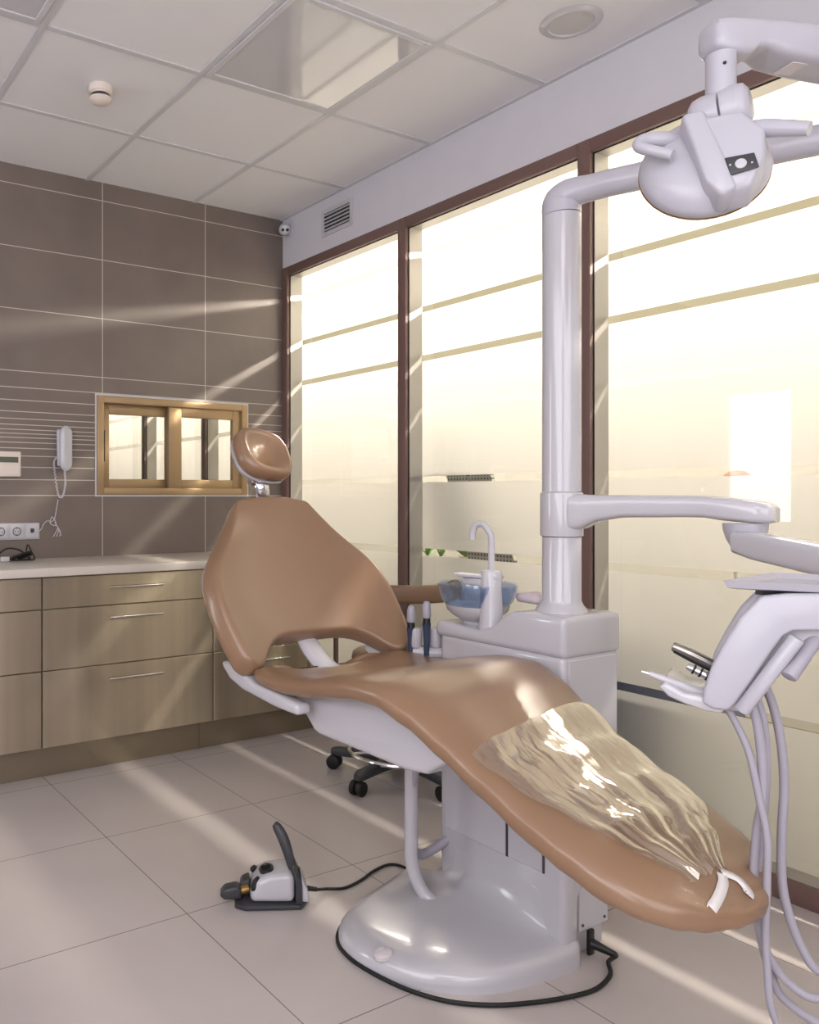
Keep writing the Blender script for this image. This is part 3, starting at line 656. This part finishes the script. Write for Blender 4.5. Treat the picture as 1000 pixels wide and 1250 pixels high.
# power cable round the base
t = thing('power_cable', 'black power cable on the floor curving round the white chair base', 'cable', PL(600, 1225, 2, .006))
FLp = [(740, 1166, .10), (746, 1176, .05), (745, 1190, .012), (728, 1207, .006), (695, 1217, .006), (650, 1224, .006), (600, 1227, .006), (545, 1222, .006), (490, 1205, .006), (440, 1179, .006), (418, 1160, .006), (412, 1145, .006), (417, 1130, .006), (428, 1119, .006), (440, 1111, .006)]
q0_ = PL(720, 1150, 1, -2.480); q1_ = q0_+Vector((.036, -.05, -.020))
pts = [q0_.lerp(q1_, .7), q1_, PL(743, 1174, 2, .012)]+[PL(u_, v_, 2, z_) for u_, v_, z_ in FLp[2:]]
b = BM(); tube(b, pts, .0055, 8, 8); obj('cord', b, M['blackr'], t)
b = BM(); cyl(b, q0_, q1_, .013, .008, 12, bev=.002); box(b, q0_+Vector((-.012, .002, -.03)), q0_+Vector((.010, -.008, .035)), .003); obj('plug', b, M['black'], t)

# ------------------------------------------------------------------ operating lamp on its arms
lm = thing('operating_lamp', 'pale grey dental operating lamp with two handles hanging from a jointed arm', 'lamp', (-.752, -2.396, 1.93))
b = BM(); A1 = Vector((-.53, -2.93, 1.987)); J = Vector((-.46, -3.10, 1.987))
top = CP+Vector((0, 0, 2.0))
tube(b, [CP+Vector((0, 0, 1.932)), CP+Vector((0, 0, 1.958)), CP+Vector((.002, -.005, 1.974)), CP+Vector((.008, -.026, 1.985)), CP+Vector((.025, -.08, 1.987)), CP+Vector((.06, -.18, 1.987)), A1, J], lambda q: .049-.015*min(1, max(0, q-.2)/.35), 20, 8); obj('lamp_arm', b, M['lamp'], lm)
LA = P(880, 50, 1.60)
b = BM(); cyl(b, J+Vector((0, 0, -.05)), J+Vector((0, 0, .10)), .045, seg=28, bev=.008); obj('arm_joint', b, M['lamp'], lm)
# spring arm: rounded box section from the joint to the lamp post
dr = (J+Vector((0, 0, .06))-LA); dr.z = 0; Ld = dr.length; dr.normalize(); sd = Vector((-dr.y, dr.x, 0))
b = BM(); rings = []
for q, hw, h0, h1 in [(-.030, .018, -.012, .022), (-.026, .028, -.026, .030), (-.008, .034, -.036, .034), (.02, .036, -.037, .036), (.045, .036, -.036, .038), (.06, .036, -.020, .038), (.085, .038, -.018, .038), (.11, .043, -.030, .040), (.2, .047, -.036, .040), (Ld*.5, .047, -.038, .040), (Ld, .045, -.036, .038)]:
    c_ = LA+dr*q+Vector((0, 0, .0-.015*max(0, q)/Ld)); r_ = []
    for k in range(24):
        a = 2*PI*k/24; cs, sn = math.cos(a), math.sin(a)
        r_.append(c_+sd*math.copysign(abs(cs)**.45, cs)*hw+Vector((0, 0, (h0+h1)/2+math.copysign(abs(sn)**.45, sn)*(h1-h0)/2)))
    rings.append(r_)
loft(b, rings); sa = obj('spring_arm', b, M['lamp'], lm, angle=50)
b = BM(); c_ = LA+dr*.19-Vector((0, 0, .0385)); prism(b, [(-.045, -.022), (.045, -.022), (.045, .022), (-.045, .022)], dr, sd, c_, .002); obj('rating_plate', b, M['button'], sa)
def frame_at(u, v, d):          # upright frame whose y axis is the horizontal line of sight
    return Matrix.Translation(P(u, v, d)) @ Matrix.Rotation(-YAW-math.atan((u-278.693)/989.07), 4, 'Z')
def in_frame(X, u, v, d):
    n_ = X.to_3x3() @ Vector((0, 1, 0)); r = FW + RT*((u-278.693)/989.07) + Vector((0, 0, 1))*((606.076-v)/989.07)
    return CAMP + r*((X.translation-CAMP).dot(n_)/r.dot(n_)) + n_*d
LX = frame_at(855, 215, 1.60)
def L(u, v, d=0.): return in_frame(LX, u, v, d)
b = BM(); cyl(b, L(880, 68), L(880, 152), .0265, seg=28); obj('lamp_post', b, M['lamp'], lm)
b = BM(); cyl(b, L(884.5, 84, -.0267), L(884.5, 84, -.024), .0035, seg=10); obj('screw_hole', b, M['black'], lm)
b = BM(); lathe(b, [(.001, -.055), (.030, -.053), (.040, -.044), (.0425, -.03), (.0425, -.0008), (.030, 0)], L(882, 137, 0), (LX.to_3x3() @ Vector((1, -.25, .12))), 28)
lathe(b, [(.030, .0008), (.0425, .0012), (.0425, .026), (.039, .038), (.028, .045), (.001, .046)], L(884, 137, 0), (LX.to_3x3() @ Vector((1, -.25, .12))), 28); obj('tilt_joint', b, M['lamp'], lm, angle=60)
b = BM(); bmesh.ops.create_uvsphere(b, u_segments=20, v_segments=12, radius=.026); b.transform(Matrix.Translation(L(868, 165, -.005))); cyl(b, L(880, 150), L(868, 168, -.005), .018, seg=16); obj('ball_joint', b, M['lamp'], lm)
R3 = LX.to_3x3()
db = (R3 @ Vector((.12, -.93, .36))).normalized(); e1 = R3 @ Vector((1, 0, .02)); e1 = (e1-db*e1.dot(db)).normalized(); e2 = e1.cross(db); 
if e2.z > 0: e2 = -e2
DC = L(860, 200, .02)
b = BM(); lathe(b, [(.100, -.012), (.114, -.012), (.117, -.004), (.113, .010), (.099, .028), (.075, .042), (.047, .049), (.001, .050)], DC, db, 48); obj('reflector_cover', b, M['lamp'], lm, angle=50)
b = BM(); lathe(b, [(.001, -.020), (.06, -.019), (.095, -.015), (.110, -.0125)], DC, db, 48, caps=False); obj('lamp_glass', b, M['led'], lm)
b = BM(); lathe(b, [(.1115, -.017), (.1165, -.0135), (.1175, -.0105), (.112, -.0115)], DC, db, 48, caps=False); obj('rim', b, M['gold'], lm, label='thin brass coloured rim')
def DP(a, c, h): return DC+e1*a+e2*c+db*h
# central housing on the back of the reflector
def hring(pts, h): return [DP(a, c, h) for a, c in pts]
def hh(c): return .088-.24*max(0, c+.02)
hp = [(-.026, -.055), (.055, -.060), (.098, -.005), (.098, .050), (.072, .112), (.030, .118), (.008, .085), (-.015, .02)]
b = BM(); t_ = bmesh.new()
lo = [t_.verts.new(p) for p in hring(hp, .0)]; hi = [t_.verts.new(DC+e1*(.04+(a-.04)*.86)+e2*(.01+(c-.01)*.88)+db*hh(c)) for a, c in hp]
t_.faces.new(lo); t_.faces.new(hi[::-1])
for i in range(8): t_.faces.new((lo[i], hi[i], hi[(i+1) % 8], lo[(i+1) % 8]))
bmesh.ops.recalc_face_normals(t_, faces=t_.faces); bmesh.ops.bevel(t_, geom=t_.edges[:], offset=.010, segments=3, profile=.5, affect='EDGES', clamp_overlap=True); merge(b, t_)
hs = obj('lamp_housing', b, M['lamp'], lm)
b = BM(); t_ = bmesh.new()
hp2 = [(-.052, -.060), (-.012, -.066), (.026, .045), (.048, .108), (.020, .122), (-.010, .085)]
lo = [t_.verts.new(p) for p in hring(hp2, .005)]; hi = [t_.verts.new(DC+e1*(a*.93)+e2*(c*.96)+db*(hh(c)+.004)) for a, c in hp2]
t_.faces.new(lo); t_.faces.new(hi[::-1])
for i in range(6): t_.faces.new((lo[i], hi[i], hi[(i+1) % 6], lo[(i+1) % 6]))
bmesh.ops.recalc_face_normals(t_, faces=t_.faces); bmesh.ops.bevel(t_, geom=t_.edges[:], offset=.008, segments=3, profile=.5, affect='EDGES', clamp_overlap=True); merge(b, t_)
obj('housing_rib', b, M['lamp'], lm)
# touch panel lies on the housing
pc = DP(.049, .062, hh(.062)+.001); pn_ = (db+e2*.24).normalized(); pe2 = (e2-pn_*e2.dot(pn_)).normalized()
b = BM(); prism(b, [(-.026, -.016), (.022, -.020), (.030, .010), (-.016, .020)], e1, pe2, pc, .004, .002, 2); cpn = obj('control_panel', b, M['dark'], lm)
b = BM(); lathe(b, [(.0095, .001), (.0095, .004), (.007, .005), (.001, .005)], pc, pn_, 20); obj('control_button', b, M['white2'], cpn)
for a in (-.017, .018):
    b = BM(); lathe(b, [(.002, .0015), (.0018, .0028)], pc+e1*a, pn_, 8); obj('button_mark', b, M['white2'], cpn)
b = BM(); tube(b, [L(842, 168, .01), L(815, 172, -.01), L(789, 178, -.03), L(782, 188, -.045), L(792, 195, -.055), L(822, 203, -.06)], lambda q: .0125-.0015*q, 14, 6, flat=1.15); obj('handle', b, M['lamp'], lm)
b = BM(); tube(b, [L(888, 168, .0), L(905, 165, -.01), L(930, 163, -.025), L(960, 167, -.04), L(985, 170, -.05)], lambda q: .021-.008*q, 14, 6); obj('handle', b, M['lamp'], lm)
b = BM(); cyl(b, L(806, 170, .03), L(818, 163, .045), .012, seg=14); obj('lamp_knob', b, M['black'], lm)

# ------------------------------------------------------------------ instrument table on its arm
it = thing('instrument_table', 'white instrument delivery head with jointed arm, hanging hoses and top tray', 'instrument table', (-.752, -2.396, 1.08))
def sect(c, d, hw, h0, h1, n=24, ex=.5):
    d = Vector((d.x, d.y, 0)).normalized(); sdv = Vector((-d.y, d.x, 0)); r_ = []
    for k in range(n):
        a = 2*PI*k/n; cs, sn = math.cos(a), math.sin(a)
        r_.append(c+sdv*math.copysign(abs(cs)**ex, cs)*hw+Vector((0, 0, (h0+h1)/2+math.copysign(abs(sn)**ex, sn)*(h1-h0)/2)))
    return r_
E1 = P(910, 625, 1.86); E1.z = 0; C0 = Vector((CP.x, CP.y, 0)); d1 = (E1-C0); L1 = d1.length; d1.normalize()
b = BM(); rings = []
for q, hw, z0_, z1_ in [(.035, .046, 1.095, 1.192), (.06, .045, 1.100, 1.190), (.10, .042, 1.120, 1.188), (.16, .040, 1.131, 1.188), (.30, .039, 1.134, 1.187), (L1-.08, .041, 1.134, 1.186), (L1-.04, .046, 1.128, 1.183), (L1+.02, .050, 1.123, 1.176), (L1+.05, .044, 1.123, 1.169), (L1+.062, .03, 1.126, 1.160)]:
    rings.append(sect(C0+d1*q, d1, hw, z0_, z1_))
loft(b, rings); obj('swing_arm', b, M['white'], it, angle=50)
b = BM(); lathe(b, [(.046, 1.122), (.045, 1.108), (.038, 1.085), (.028, 1.066), (.010, 1.060)], E1, seg=28); obj('elbow_joint', b, M['lamp'], it)
E2 = P(1085, 700, 1.52); E1z = P(905, 662, 1.84)
b = BM(); dd = (E2-E1z); rings = []
for q, hw, hh in [(-.02, .02, .018), (0, .03, .026), (.15, .034, .031), (.5, .036, .032), (1., .036, .032)]:
    rings.append(sect(E1z+dd*q, dd, hw, -hh, hh))
loft(b, rings); obj('spring_arm', b, M['white'], it, angle=50)
D0 = 1.40; s2 = D0/989.07
HX = frame_at(915, 800, D0)
def Hh(u, v, d=0.): return in_frame(HX, u, v, d)
def Hl(u, v): q = HX.inverted() @ Hh(u, v); return (q.x, q.z)
HR = HX.to_3x3(); hxv = HR @ Vector((1, 0, 0)); hyv = HR @ Vector((0, 1, 0)); UP = Vector((0, 0, 1))
b = BM(); cyl(b, E2+UP*.03, E2-UP*.08, .04, seg=24, bev=.006); obj('head_pivot', b, M['lamp'], it); b = BM(); c_ = Hh(1085, 755, .06); box(b, c_-Vector((.05, .05, .04)), c_+Vector((.05, .05, .05)), .01); obj('head_mount', b, M['lamp'], it)
def hprism(bm, poly, d0, d1_, bev, seg=3):
    prism(bm, [Hl(u, v) for u, v in poly], hxv, UP, HX @ Vector((0, (d0+d1_)/2, 0)), abs(d1_-d0), bev, seg)
side = [(857, 856), (860, 838), (869, 812), (884, 784), (904, 752), (929, 727), (960, 724), (1100, 724), (1100, 768), (968, 769), (957, 775), (944, 792), (920, 828), (899, 858), (888, 866), (870, 864)]
b = BM(); hprism(b, side, -.012, .012, .006); obj('side_panel', b, M['lamp'], it)
body = [(868, 850), (890, 790), (935, 733), (1098, 733), (1098, 790), (975, 790), (962, 797), (948, 815), (918, 858), (905, 872), (884, 870)]
b = BM(); hprism(b, body, .0125, .15, .008); obj('head_body', b, M['white'], it)
b = BM(); hprism(b, side, .1505, .172, .006); obj('side_panel', b, M['lamp'], it)
# instrument shelf at the lower front
b = BM(); hprism(b, [(804, 838), (812, 833), (822, 838), (834, 846), (858, 850), (872, 856), (886, 866), (880, 871), (862, 868), (836, 859), (816, 850)], -.002, .16, .004); obj('instrument_shelf', b, M['white'], it)
b = BM(); hprism(b, [(906, 866), (914, 872), (938, 834), (930, 830)], .018, .14, .003); obj('hose_block', b, M['grey'], it)
for k in range(4):
    d_ = .03+k*.03; b = BM(); cyl(b, Hh(922+k*4, 848-k*5, d_), Hh(916+k*4.5, 862-k*4.5, d_), .009, .0075, 14); obj('hose_fitting', b, M['grey'], it)
b = BM(); cyl(b, Hh(1002, 775, .03), Hh(962, 824, -.02), .0125, seg=20, bev=.003); obj('grab_handle', b, M['hose'], it)
b = BM(); cyl(b, Hh(973, 777, -.016), Hh(905, 866, -.016), .012, seg=16, bev=.003); obj('edge_tube', b, M['lamp'], it)
# hoses hang from the head in long loops
HO = [([(887, 868, .03), (902, 895, .03), (916, 930, .03), (928, 985, .03), (937, 1030, .03), (937, 1080, .03), (935, 1140, .03), (937, 1190, .03), (945, 1250, .03), (985, 1330, .06), (1060, 1300, .12), (1090, 1000, .14), (1085, 780, .10)], .0062),
      ([(916, 860, .03), (925, 890, .03), (931, 940, .035), (931, 985, .04), (925, 1025, .05), (921, 1080, .05), (924, 1130, .05), (937, 1180, .05), (965, 1222, .06), (1005, 1245, .07), (1060, 1230, .12), (1095, 1000, .13), (1085, 780, .11)], .0075),
      ([(922, 856, .06), (932, 890, .06), (936, 940, .06), (934, 990, .06), (929, 1040, .07), (924, 1090, .07), (927, 1150, .07), (940, 1205, .07), (962, 1252, .08), (1030, 1290, .1), (1080, 1200, .15), (1092, 900, .15), (1085, 780, .12)], .0075),
      ([(934, 848, .10), (946, 878, .10), (956, 925, .10), (960, 980, .10), (957, 1040, .10), (957, 1100, .10), (964, 1140, .10), (980, 1185, .10), (1005, 1222, .10), (1050, 1230, .13), (1085, 1000, .16), (1085, 780, .13)], .0075)]
for pts, r_ in HO:
    b = BM(); tube(b, [Hh(*p) for p in pts], r_, 12, 6); obj('hose', b, M['hose'], it)
# tray on top of the head
tr = thing('instrument_tray', 'shallow pale grey tray resting on top of the instrument table', 'tray', Hh(980, 722, .08))
b = BM(); rings = []
TU0, TU1, TD0, TD1 = 884, 1130, -.01, .21
zt_ = Hh(900, 722).z
def trect(g, dz, dg=0):
    a = [Hh(TU0-g*700, 722, TD0-g), Hh(TU1, 722, TD0-g), Hh(TU1, 722, TD1+g), Hh(TU0-g*700+62, 722, TD1+g)]
    for q in a: q.z = zt_+dz
    return a
loft(b, [trect(-.02, .003), trect(-.006, .006), trect(.0, .017), trect(.001, .019), trect(-.003, .019), trect(-.012, .010), trect(-.024, .008)]); obj('tray_body', b, M['lamp'], tr, angle=30)
b = BM(); loft(b, [[p+Vector((0, 0, z)) for p in trect(-.055, 0)] for z in (-.008, -.005, .0005, .002)]); obj('tray_pad', b, M['black'], tr)
# instruments resting on the shelf, tips to the left
t = thing('dental_handpiece', 'dark steel handpiece with black underside lying on the instrument shelf', 'handpiece', Hh(840, 812, .1))
b = BM(); tube(b, [Hh(880, 832, .11), Hh(862, 822, .11), Hh(840, 811, .11), Hh(822, 803, .11), Hh(815, 800, .11)], lambda q: .0105-.003*abs(q-.5)-(.004 if q > .97 else 0), 14, 4); obj('barrel', b, M['steelhp'], t)
b = BM(); tube(b, [Hh(866, 830, .108), Hh(840, 817, .108), Hh(818, 805, .108)], .006, 10, 3); obj('lower_shell', b, M['black'], t)
t = thing('polishing_handpiece', 'short chrome and black handpiece nearest the side panel', 'handpiece', Hh(850, 826, .06))
b = BM(); cyl(b, Hh(880, 842, .065), Hh(836, 821, .065), .0085, .006, 14, bev=.0015); obj('barrel', b, M['chrome'], t)
b = BM()
for q in (.25, .45, .65): 
    a = Hh(880, 842, .065).lerp(Hh(836, 821, .065), q+.12); c_ = Hh(880, 842, .065).lerp(Hh(836, 821, .065), q+.18); cyl(b, a, c_, .0092, seg=14)
obj('grip_ring', b, M['black'], t)
t = thing('water_syringe', 'slender white air and water syringe with steel tip on the shelf edge', 'syringe', Hh(810, 835, .02))
b = BM(); tube(b, [Hh(862, 853, .03), Hh(835, 842, .025), Hh(808, 831, .02), Hh(792, 825, .02)], lambda q: .0095-.0045*q, 12, 4); obj('barrel', b, M['white'], t)
b = BM(); cyl(b, Hh(792, 825, .02), Hh(782, 822, .02), .0028, seg=10); obj('nozzle', b, M['chrome'], t)

# ------------------------------------------------------------------ foot pedal on the floor
FP = PL(330, 1098, 2, 0)
fp = thing('foot_pedal', 'white and black foot control pedal with raised lever on the floor', 'foot pedal', FP, -YAW)
def fbox(name, bmf, m, parent=fp, **k): b = BM(); bmf(b); return obj(name, b, m, parent, local=True, **k)
ux_, uz_ = (1, 0, 0), (0, 0, 1)
fbox('foot_plate', lambda b: prism(b, [(-.105, -.055), (-.075, -.072), (.085, -.065), (.105, -.03), (.105, .05), (.07, .065), (-.07, .06), (-.105, .03)], (1, 0, 0), (0, 1, 0), (0, 0, .008), .014, .004), M['dark'])
fbox('housing', lambda b: prism(b, [(-.062, .016), (-.058, .05), (-.045, .078), (-.01, .094), (.045, .100), (.068, .098), (.068, .016)], ux_, uz_, (0, .0, 0), .115, .018, 4), M['white'])
fbox('rear_cover', lambda b: prism(b, [(.088, .016), (.088, .085), (.106, .05), (.112, .016)], ux_, uz_, (0, .0, 0), .10, .006, 3), M['white2'])
fbox('lever', lambda b: (prism(b, [(.070, .012), (.090, .012), (.088, .07), (.068, .118), (.058, .118), (.070, .07)], ux_, uz_, (0, 0, 0), .118, .005, 2), tube(b, [(.062, -.03, .105), (.05, -.025, .15), (.035, -.015, .19), (.02, -.005, .215), (.012, 0, .222)], lambda q: .010+.006*math.sin(PI*min(1, q*1.05)), 12, 6, flat=.55)), M['dark'])
fbox('pedal_button', lambda b: lathe(b, [(.021, -.004), (.022, .006), (.015, .010), (.012, .006), (.001, .006)], (-.012, -.012, .093), (-.25, -.25, 1), 20), M['black'])
fbox('pedal_button', lambda b: lathe(b, [(.013, -.004), (.014, .004), (.010, .009), (.001, .010)], (-.043, -.040, .064), (-.8, -.55, .6), 18, ell=(1, 1.6)), M['black'])
fbox('pedal_button', lambda b: lathe(b, [(.010, -.004), (.012, .005), (.008, .010), (.001, .010)], (-.046, .036, .072), (-.5, .1, .9), 18), M['black'])
fbox('brass_stop', lambda b: cyl(b, (-.066, -.01, .038), (-.098, -.02, .034), .013, seg=18), M['gold'], label='short brass cylinder')
fbox('toe_lever', lambda b: (prism(b, [(-.150, .030), (-.135, .050), (-.10, .058), (-.085, .048), (-.085, .020), (-.135, .018)], ux_, uz_, (0, -.022, 0), .044, .008, 3), prism(b, [(-.095, .016), (-.085, .055), (-.062, .066), (-.055, .016)], ux_, uz_, (0, .015, 0), .05, .006)), M['dark'])
t = thing('pedal_cable', 'thin black cable running from the foot pedal to the chair base', 'cable', PL(430, 1075, 2, .006))
b = BM(); tube(b, [Vector(FP)+RT*.100+UP*.035, Vector(FP)+RT*.135+UP*.03, PL(398, 1085, 2, .012), PL(420, 1084, 2, .006), PL(440, 1075, 2, .006), PL(455, 1064, 2, .006), PL(472, 1056, 2, .006), PL(486, 1056, 2, .006), PL(500, 1062, 2, .010), PL(505, 1066, 2, .02)], .0045, 8, 8); obj('cord', b, M['blackr'], t)
b = BM(); cyl(b, Vector(FP)+RT*.098+UP*.035, Vector(FP)+RT*.137+UP*.030, .0085, .0065, 12); obj('strain_relief', b, M['black'], t)

# ------------------------------------------------------------------ operator stool behind the chair
SC = Vector((-.262, -1.235, 0))
st = thing('operator_stool', 'tan operator stool on black casters behind the dental chair', 'stool', SC)
b = BM(); lathe(b, [(.001, .47), (.17, .472), (.188, .485), (.195, .505), (.19, .528), (.17, .540), (.08, .545), (.001, .545)], SC, seg=44); obj('seat', b, M['leather2'], st, angle=60)
b = BM(); lathe(b, [(.045, .469), (.045, .44), (.027, .435), (.027, .10), (.04, .09), (.04, .06)], SC, seg=24); obj('gas_column', b, M['dark'], st)
b = BM(); rr = [SC+Vector((math.cos(a)*.205, math.sin(a)*.205, .115)) for a in [2*PI*k/48 for k in range(49)]]; tube(b, rr, .009, 10, 0)
for k in range(3):
    a = .7+2*PI*k/3; cyl(b, SC+Vector((math.cos(a)*.025, math.sin(a)*.025, .115)), SC+Vector((math.cos(a)*.205, math.sin(a)*.205, .115)), .006, seg=8)
obj('foot_ring', b, M['chrome'], st, label='chrome foot ring')
for k in range(5):
    a = math.radians(50+72*k); d = Vector((math.cos(a), math.sin(a), 0)); sdv = Vector((-d.y, d.x, 0))
    b = BM(); rings = []
    for q, hw, z0_, z1_ in [(.02, .030, .055, .112), (.10, .026, .060, .102), (.20, .024, .060, .098), (.27, .024, .058, .095), (.295, .014, .062, .088)]: rings.append(sect(SC+d*q, d, hw, z0_, z1_, 16))
    loft(b, rings); lg = obj('base_leg', b, M['dark'], st, angle=50)
    b = BM(); c_ = SC+d*.272
    for s in (-1, 1): cyl(b, c_+sdv*s*.006+d*.012+UP*.030, c_+sdv*s*.027+d*.012+UP*.030, .030, seg=20, bev=.004)
    cyl(b, c_+UP*.03, c_+UP*.068, .010, seg=12); prism(b, [(-.02, .022), (.026, .022), (.022, .050), (-.004, .060), (-.02, .050)], d, UP, c_+d*.004, .014, .003); obj('caster', b, M['blackr'], lg)
b = BM(); arc = [SC+Vector((math.cos(a)*.235, math.sin(a)*.235, .80)) for a in [math.radians(195+6.5*k) for k in range(24)]]
P_ = arc; rings = []
for i, p in enumerate(P_):
    e_ = min(1, .55+min(i, len(P_)-1-i)*.2); d = (P_[min(i+1, 23)]-P_[max(0, i-1)]).normalized(); rings.append(sect(p, d, .022*e_, -.036*e_, .036*e_, 18, .7))
loft(b, rings); obj('backrest', b, M['leather2'], st, angle=60)
b = BM(); a = math.radians(300); d = Vector((math.cos(a), math.sin(a), 0)); tube(b, [SC+d*.03+UP*.455, SC+d*.15+UP*.450, SC+d*.245+UP*.48, SC+d*.265+UP*.60, SC+d*.262+UP*.80], .011, 12); obj('backrest_stem', b, M['chrome'], st)

# ------------------------------------------------------------------ what shows through the clear strips of the partition
t = thing('low_cabinet', 'low pale planter shelf behind the glass carrying small potted plants', 'shelf', (.33, -.95, 0))
b = BM(); box(b, (.20, -1.13, .80), (.46, -.70, .825), .003); obj('top', b, M['pot'], t)
for y in (-1.115, -.72):
    for x in (.22, .44): b = BM(); box(b, (x-.012, y-.012, 0), (x+.012, y+.012, .80)); obj('leg', b, M['pot'], t)
def plant(c, r, h, nl, lb, seed):
    rnd = random.Random(seed); t = thing('potted_plant', lb, 'plant', c, group='small plants behind the glass')
    b = BM(); lathe(b, [(r*.32, 0), (r*.42, h*.35), (r*.44, h*.36), (r*.40, h*.36), (.002, h*.34)], c, seg=20); obj('pot', b, M['pot'], t)
    b = BM(); c = Vector(c)
    for k in range(nl):
        a = rnd.uniform(0, 2*PI); le = r*rnd.uniform(.6, 1.15); lift = rnd.uniform(.3, 1.)*(h*.62); d = Vector((math.cos(a), math.sin(a), 0)); s = Vector((-d.y, d.x, 0)); base = c+UP*h*.34
        pts = []
        for q in (0, .25, .5, .75, 1): pts.append((base+d*le*q+UP*(lift*math.sin(q*PI*.62)), r*.22*math.sin(PI*(.08+q*.88))))
        vs = [(b.verts.new(p-s*w_), b.verts.new(p+UP*w_*-.3), b.verts.new(p+s*w_)) for p, w_ in pts]
        for x, y in zip(vs[:-1], vs[1:]): b.faces.new((x[0], x[1], y[1], y[0])); b.faces.new((x[1], x[2], y[2], y[1]))
    obj('leaves', b, M['leaf'], t, angle=0)
plant((.30, -.775, .8255), .055, .18, 9, 'smallest leafy plant, leftmost in the clear strip beside the frame post', 1)
plant((.30, -.835, .8255), .055, .17, 7, 'small sprig of leaves, second from the frame post in the clear strip', 2)
plant((.30, -.925, .8255), .06, .18, 12, 'small bushy plant touching the large green plant in the clear strip', 3)
plant((.34, -1.045, .8255), .085, .20, 26, 'largest leafy green plant in the clear strip behind the faucet', 4)
t = thing('perforated_screen', 'grey perforated steel panel leaning behind the frosted glass', 'panel', (.30, -1.2, 0))
def perf_mat():
    m, nt, out = nodes('perforated_panel'); tc = N(nt, 'ShaderNodeTexCoord'); sx = N(nt, 'ShaderNodeSeparateXYZ'); nt.links.new(tc.outputs['Object'], sx.inputs[0])
    a = mth(nt, 'PINGPONG', mth(nt, 'ADD', sx.outputs[1], 5), .009); c = mth(nt, 'PINGPONG', mth(nt, 'ADD', sx.outputs[2], 5), .009)
    r = mth(nt, 'SQRT', mth(nt, 'ADD', mth(nt, 'MULTIPLY', a, a), mth(nt, 'MULTIPLY', c, c)), 0.); g = mth(nt, 'LESS_THAN', r, .0045)
    mx = N(nt, 'ShaderNodeMix', data_type='RGBA'); mx.inputs[6].default_value = lin((150, 148, 134))+(1,); mx.inputs[7].default_value = lin((52, 50, 44))+(1,); nt.links.new(g, mx.inputs[0])
    p = N(nt, 'ShaderNodeBsdfPrincipled', Roughness=.5); nt.links.new(mx.outputs[2], p.inputs['Base Color']); nt.links.new(p.outputs[0], out.inputs[0]); return m
PM = perf_mat()
for q0, q1 in ((0, .48), (.52, 1)):
    b = BM(); tl, tr_, bl, br = V(.22, -.96, 1.50), V(.22, -1.225, 1.50), V(.22, -1.19, .845), V(.22, -1.45, .845)
    pts = [tl.lerp(tr_, q0), tl.lerp(tr_, q1), bl.lerp(br, q1), bl.lerp(br, q0)]
    f = [b.verts.new(p) for p in pts]; g = [b.verts.new(p+V(.02, 0, 0)) for p in pts]; b.faces.new(f); b.faces.new(g[::-1])
    for i in range(4): b.faces.new((f[i], g[i], g[(i+1) % 4], f[(i+1) % 4]))
    obj('perforated_panel', b, PM, t)
for y in (-1.26, -1.42): b = BM(); tube(b, [(.245, y, .86), (.245, y, .4), (.245, y, 0)], .012, 8, 2); obj('leg', b, M['grey'], t)
t = thing('bench', 'low blue grey bench behind the frosted glass of the nearest bay', 'bench', (.45, -1.9, 0))
b = BM(); box(b, (.17, -2.20, .14), (.58, -1.5, .70), .03, 3); obj('body', b, M['bench'], t)
for x in (.22, .53):
    for y in (-2.15, -1.55): b = BM(); cyl(b, (x, y, 0), (x, y, .145), .02, seg=12); obj('leg', b, M['dark'], t)
t = thing('brown_object', 'brown rounded unidentified object on an added slim stand, showing through the clear strip', 'object', (.74, -2.075, 0))
b = BM(); cyl(b, (.74, -2.075, .02), (.74, -2.075, 1.235), .012, seg=12); lathe(b, [(.001, 0), (.14, 0), (.14, .012), (.02, .025)], (.74, -2.075, 0), seg=28); obj('pole', b, M['pot'], t)
b = BM(); lathe(b, [(.001, 1.232), (.055, 1.233), (.054, 1.25), (.044, 1.27), (.028, 1.283), (.001, 1.288)], (.74, -2.075, 0), seg=28); obj('brown_dome', b, M['brownfab'], t)  # unidentified brown object; its dome form and stand are made up

# ------------------------------------------------------------------ lights
def area(name, loc, target, sx, sy, power, colr):
    l = bpy.data.lights.new(name, 'AREA'); l.shape = 'RECTANGLE'; l.size = sx; l.size_y = sy; l.energy = power; l.color = colr
    o = bpy.data.objects.new(name, l); col.objects.link(o); o.location = loc
    o.rotation_euler = (Vector(target)-Vector(loc)).to_track_quat('-Z', 'Y').to_euler(); return o
area('daylight_window', (XL-.06, -.46, 1.49), (0, -.46, 1.49), .5, 1.05, 13, (.92, .96, 1))
area('left_fill', (XL+.03, -3.3, 1.5), (0, -3.0, 1.1), 3.2, 2.0, 80, (.97, .94, 1))  # added soft side light; this stretch of wall has no window
area('front_fill', (-2.0, YF+.05, 1.6), (-1.8, 0, 1.2), 2.6, 1.8, 45, (.96, .96, 1))  # added fill behind the camera, no window stands there
area('ceiling_fill', (-2.9, -4.4, 2.70), (-2.4, -2.8, 0), 1.2, 1.2, 22, (1, .98, .97))
wd = bpy.data.worlds.new('world'); sc.world = wd; wd.use_nodes = True
wd.node_tree.nodes['Background'].inputs[0].default_value = (.85, .92, 1, 1); wd.node_tree.nodes['Background'].inputs[1].default_value = 1.2
sc.view_settings.view_transform = 'Standard'
sc.cycles.max_bounces = 10; sc.cycles.transparent_max_bounces = 16; sc.cycles.caustics_reflective = False; sc.cycles.caustics_refractive = False
sc.cycles.sample_clamp_indirect = 6
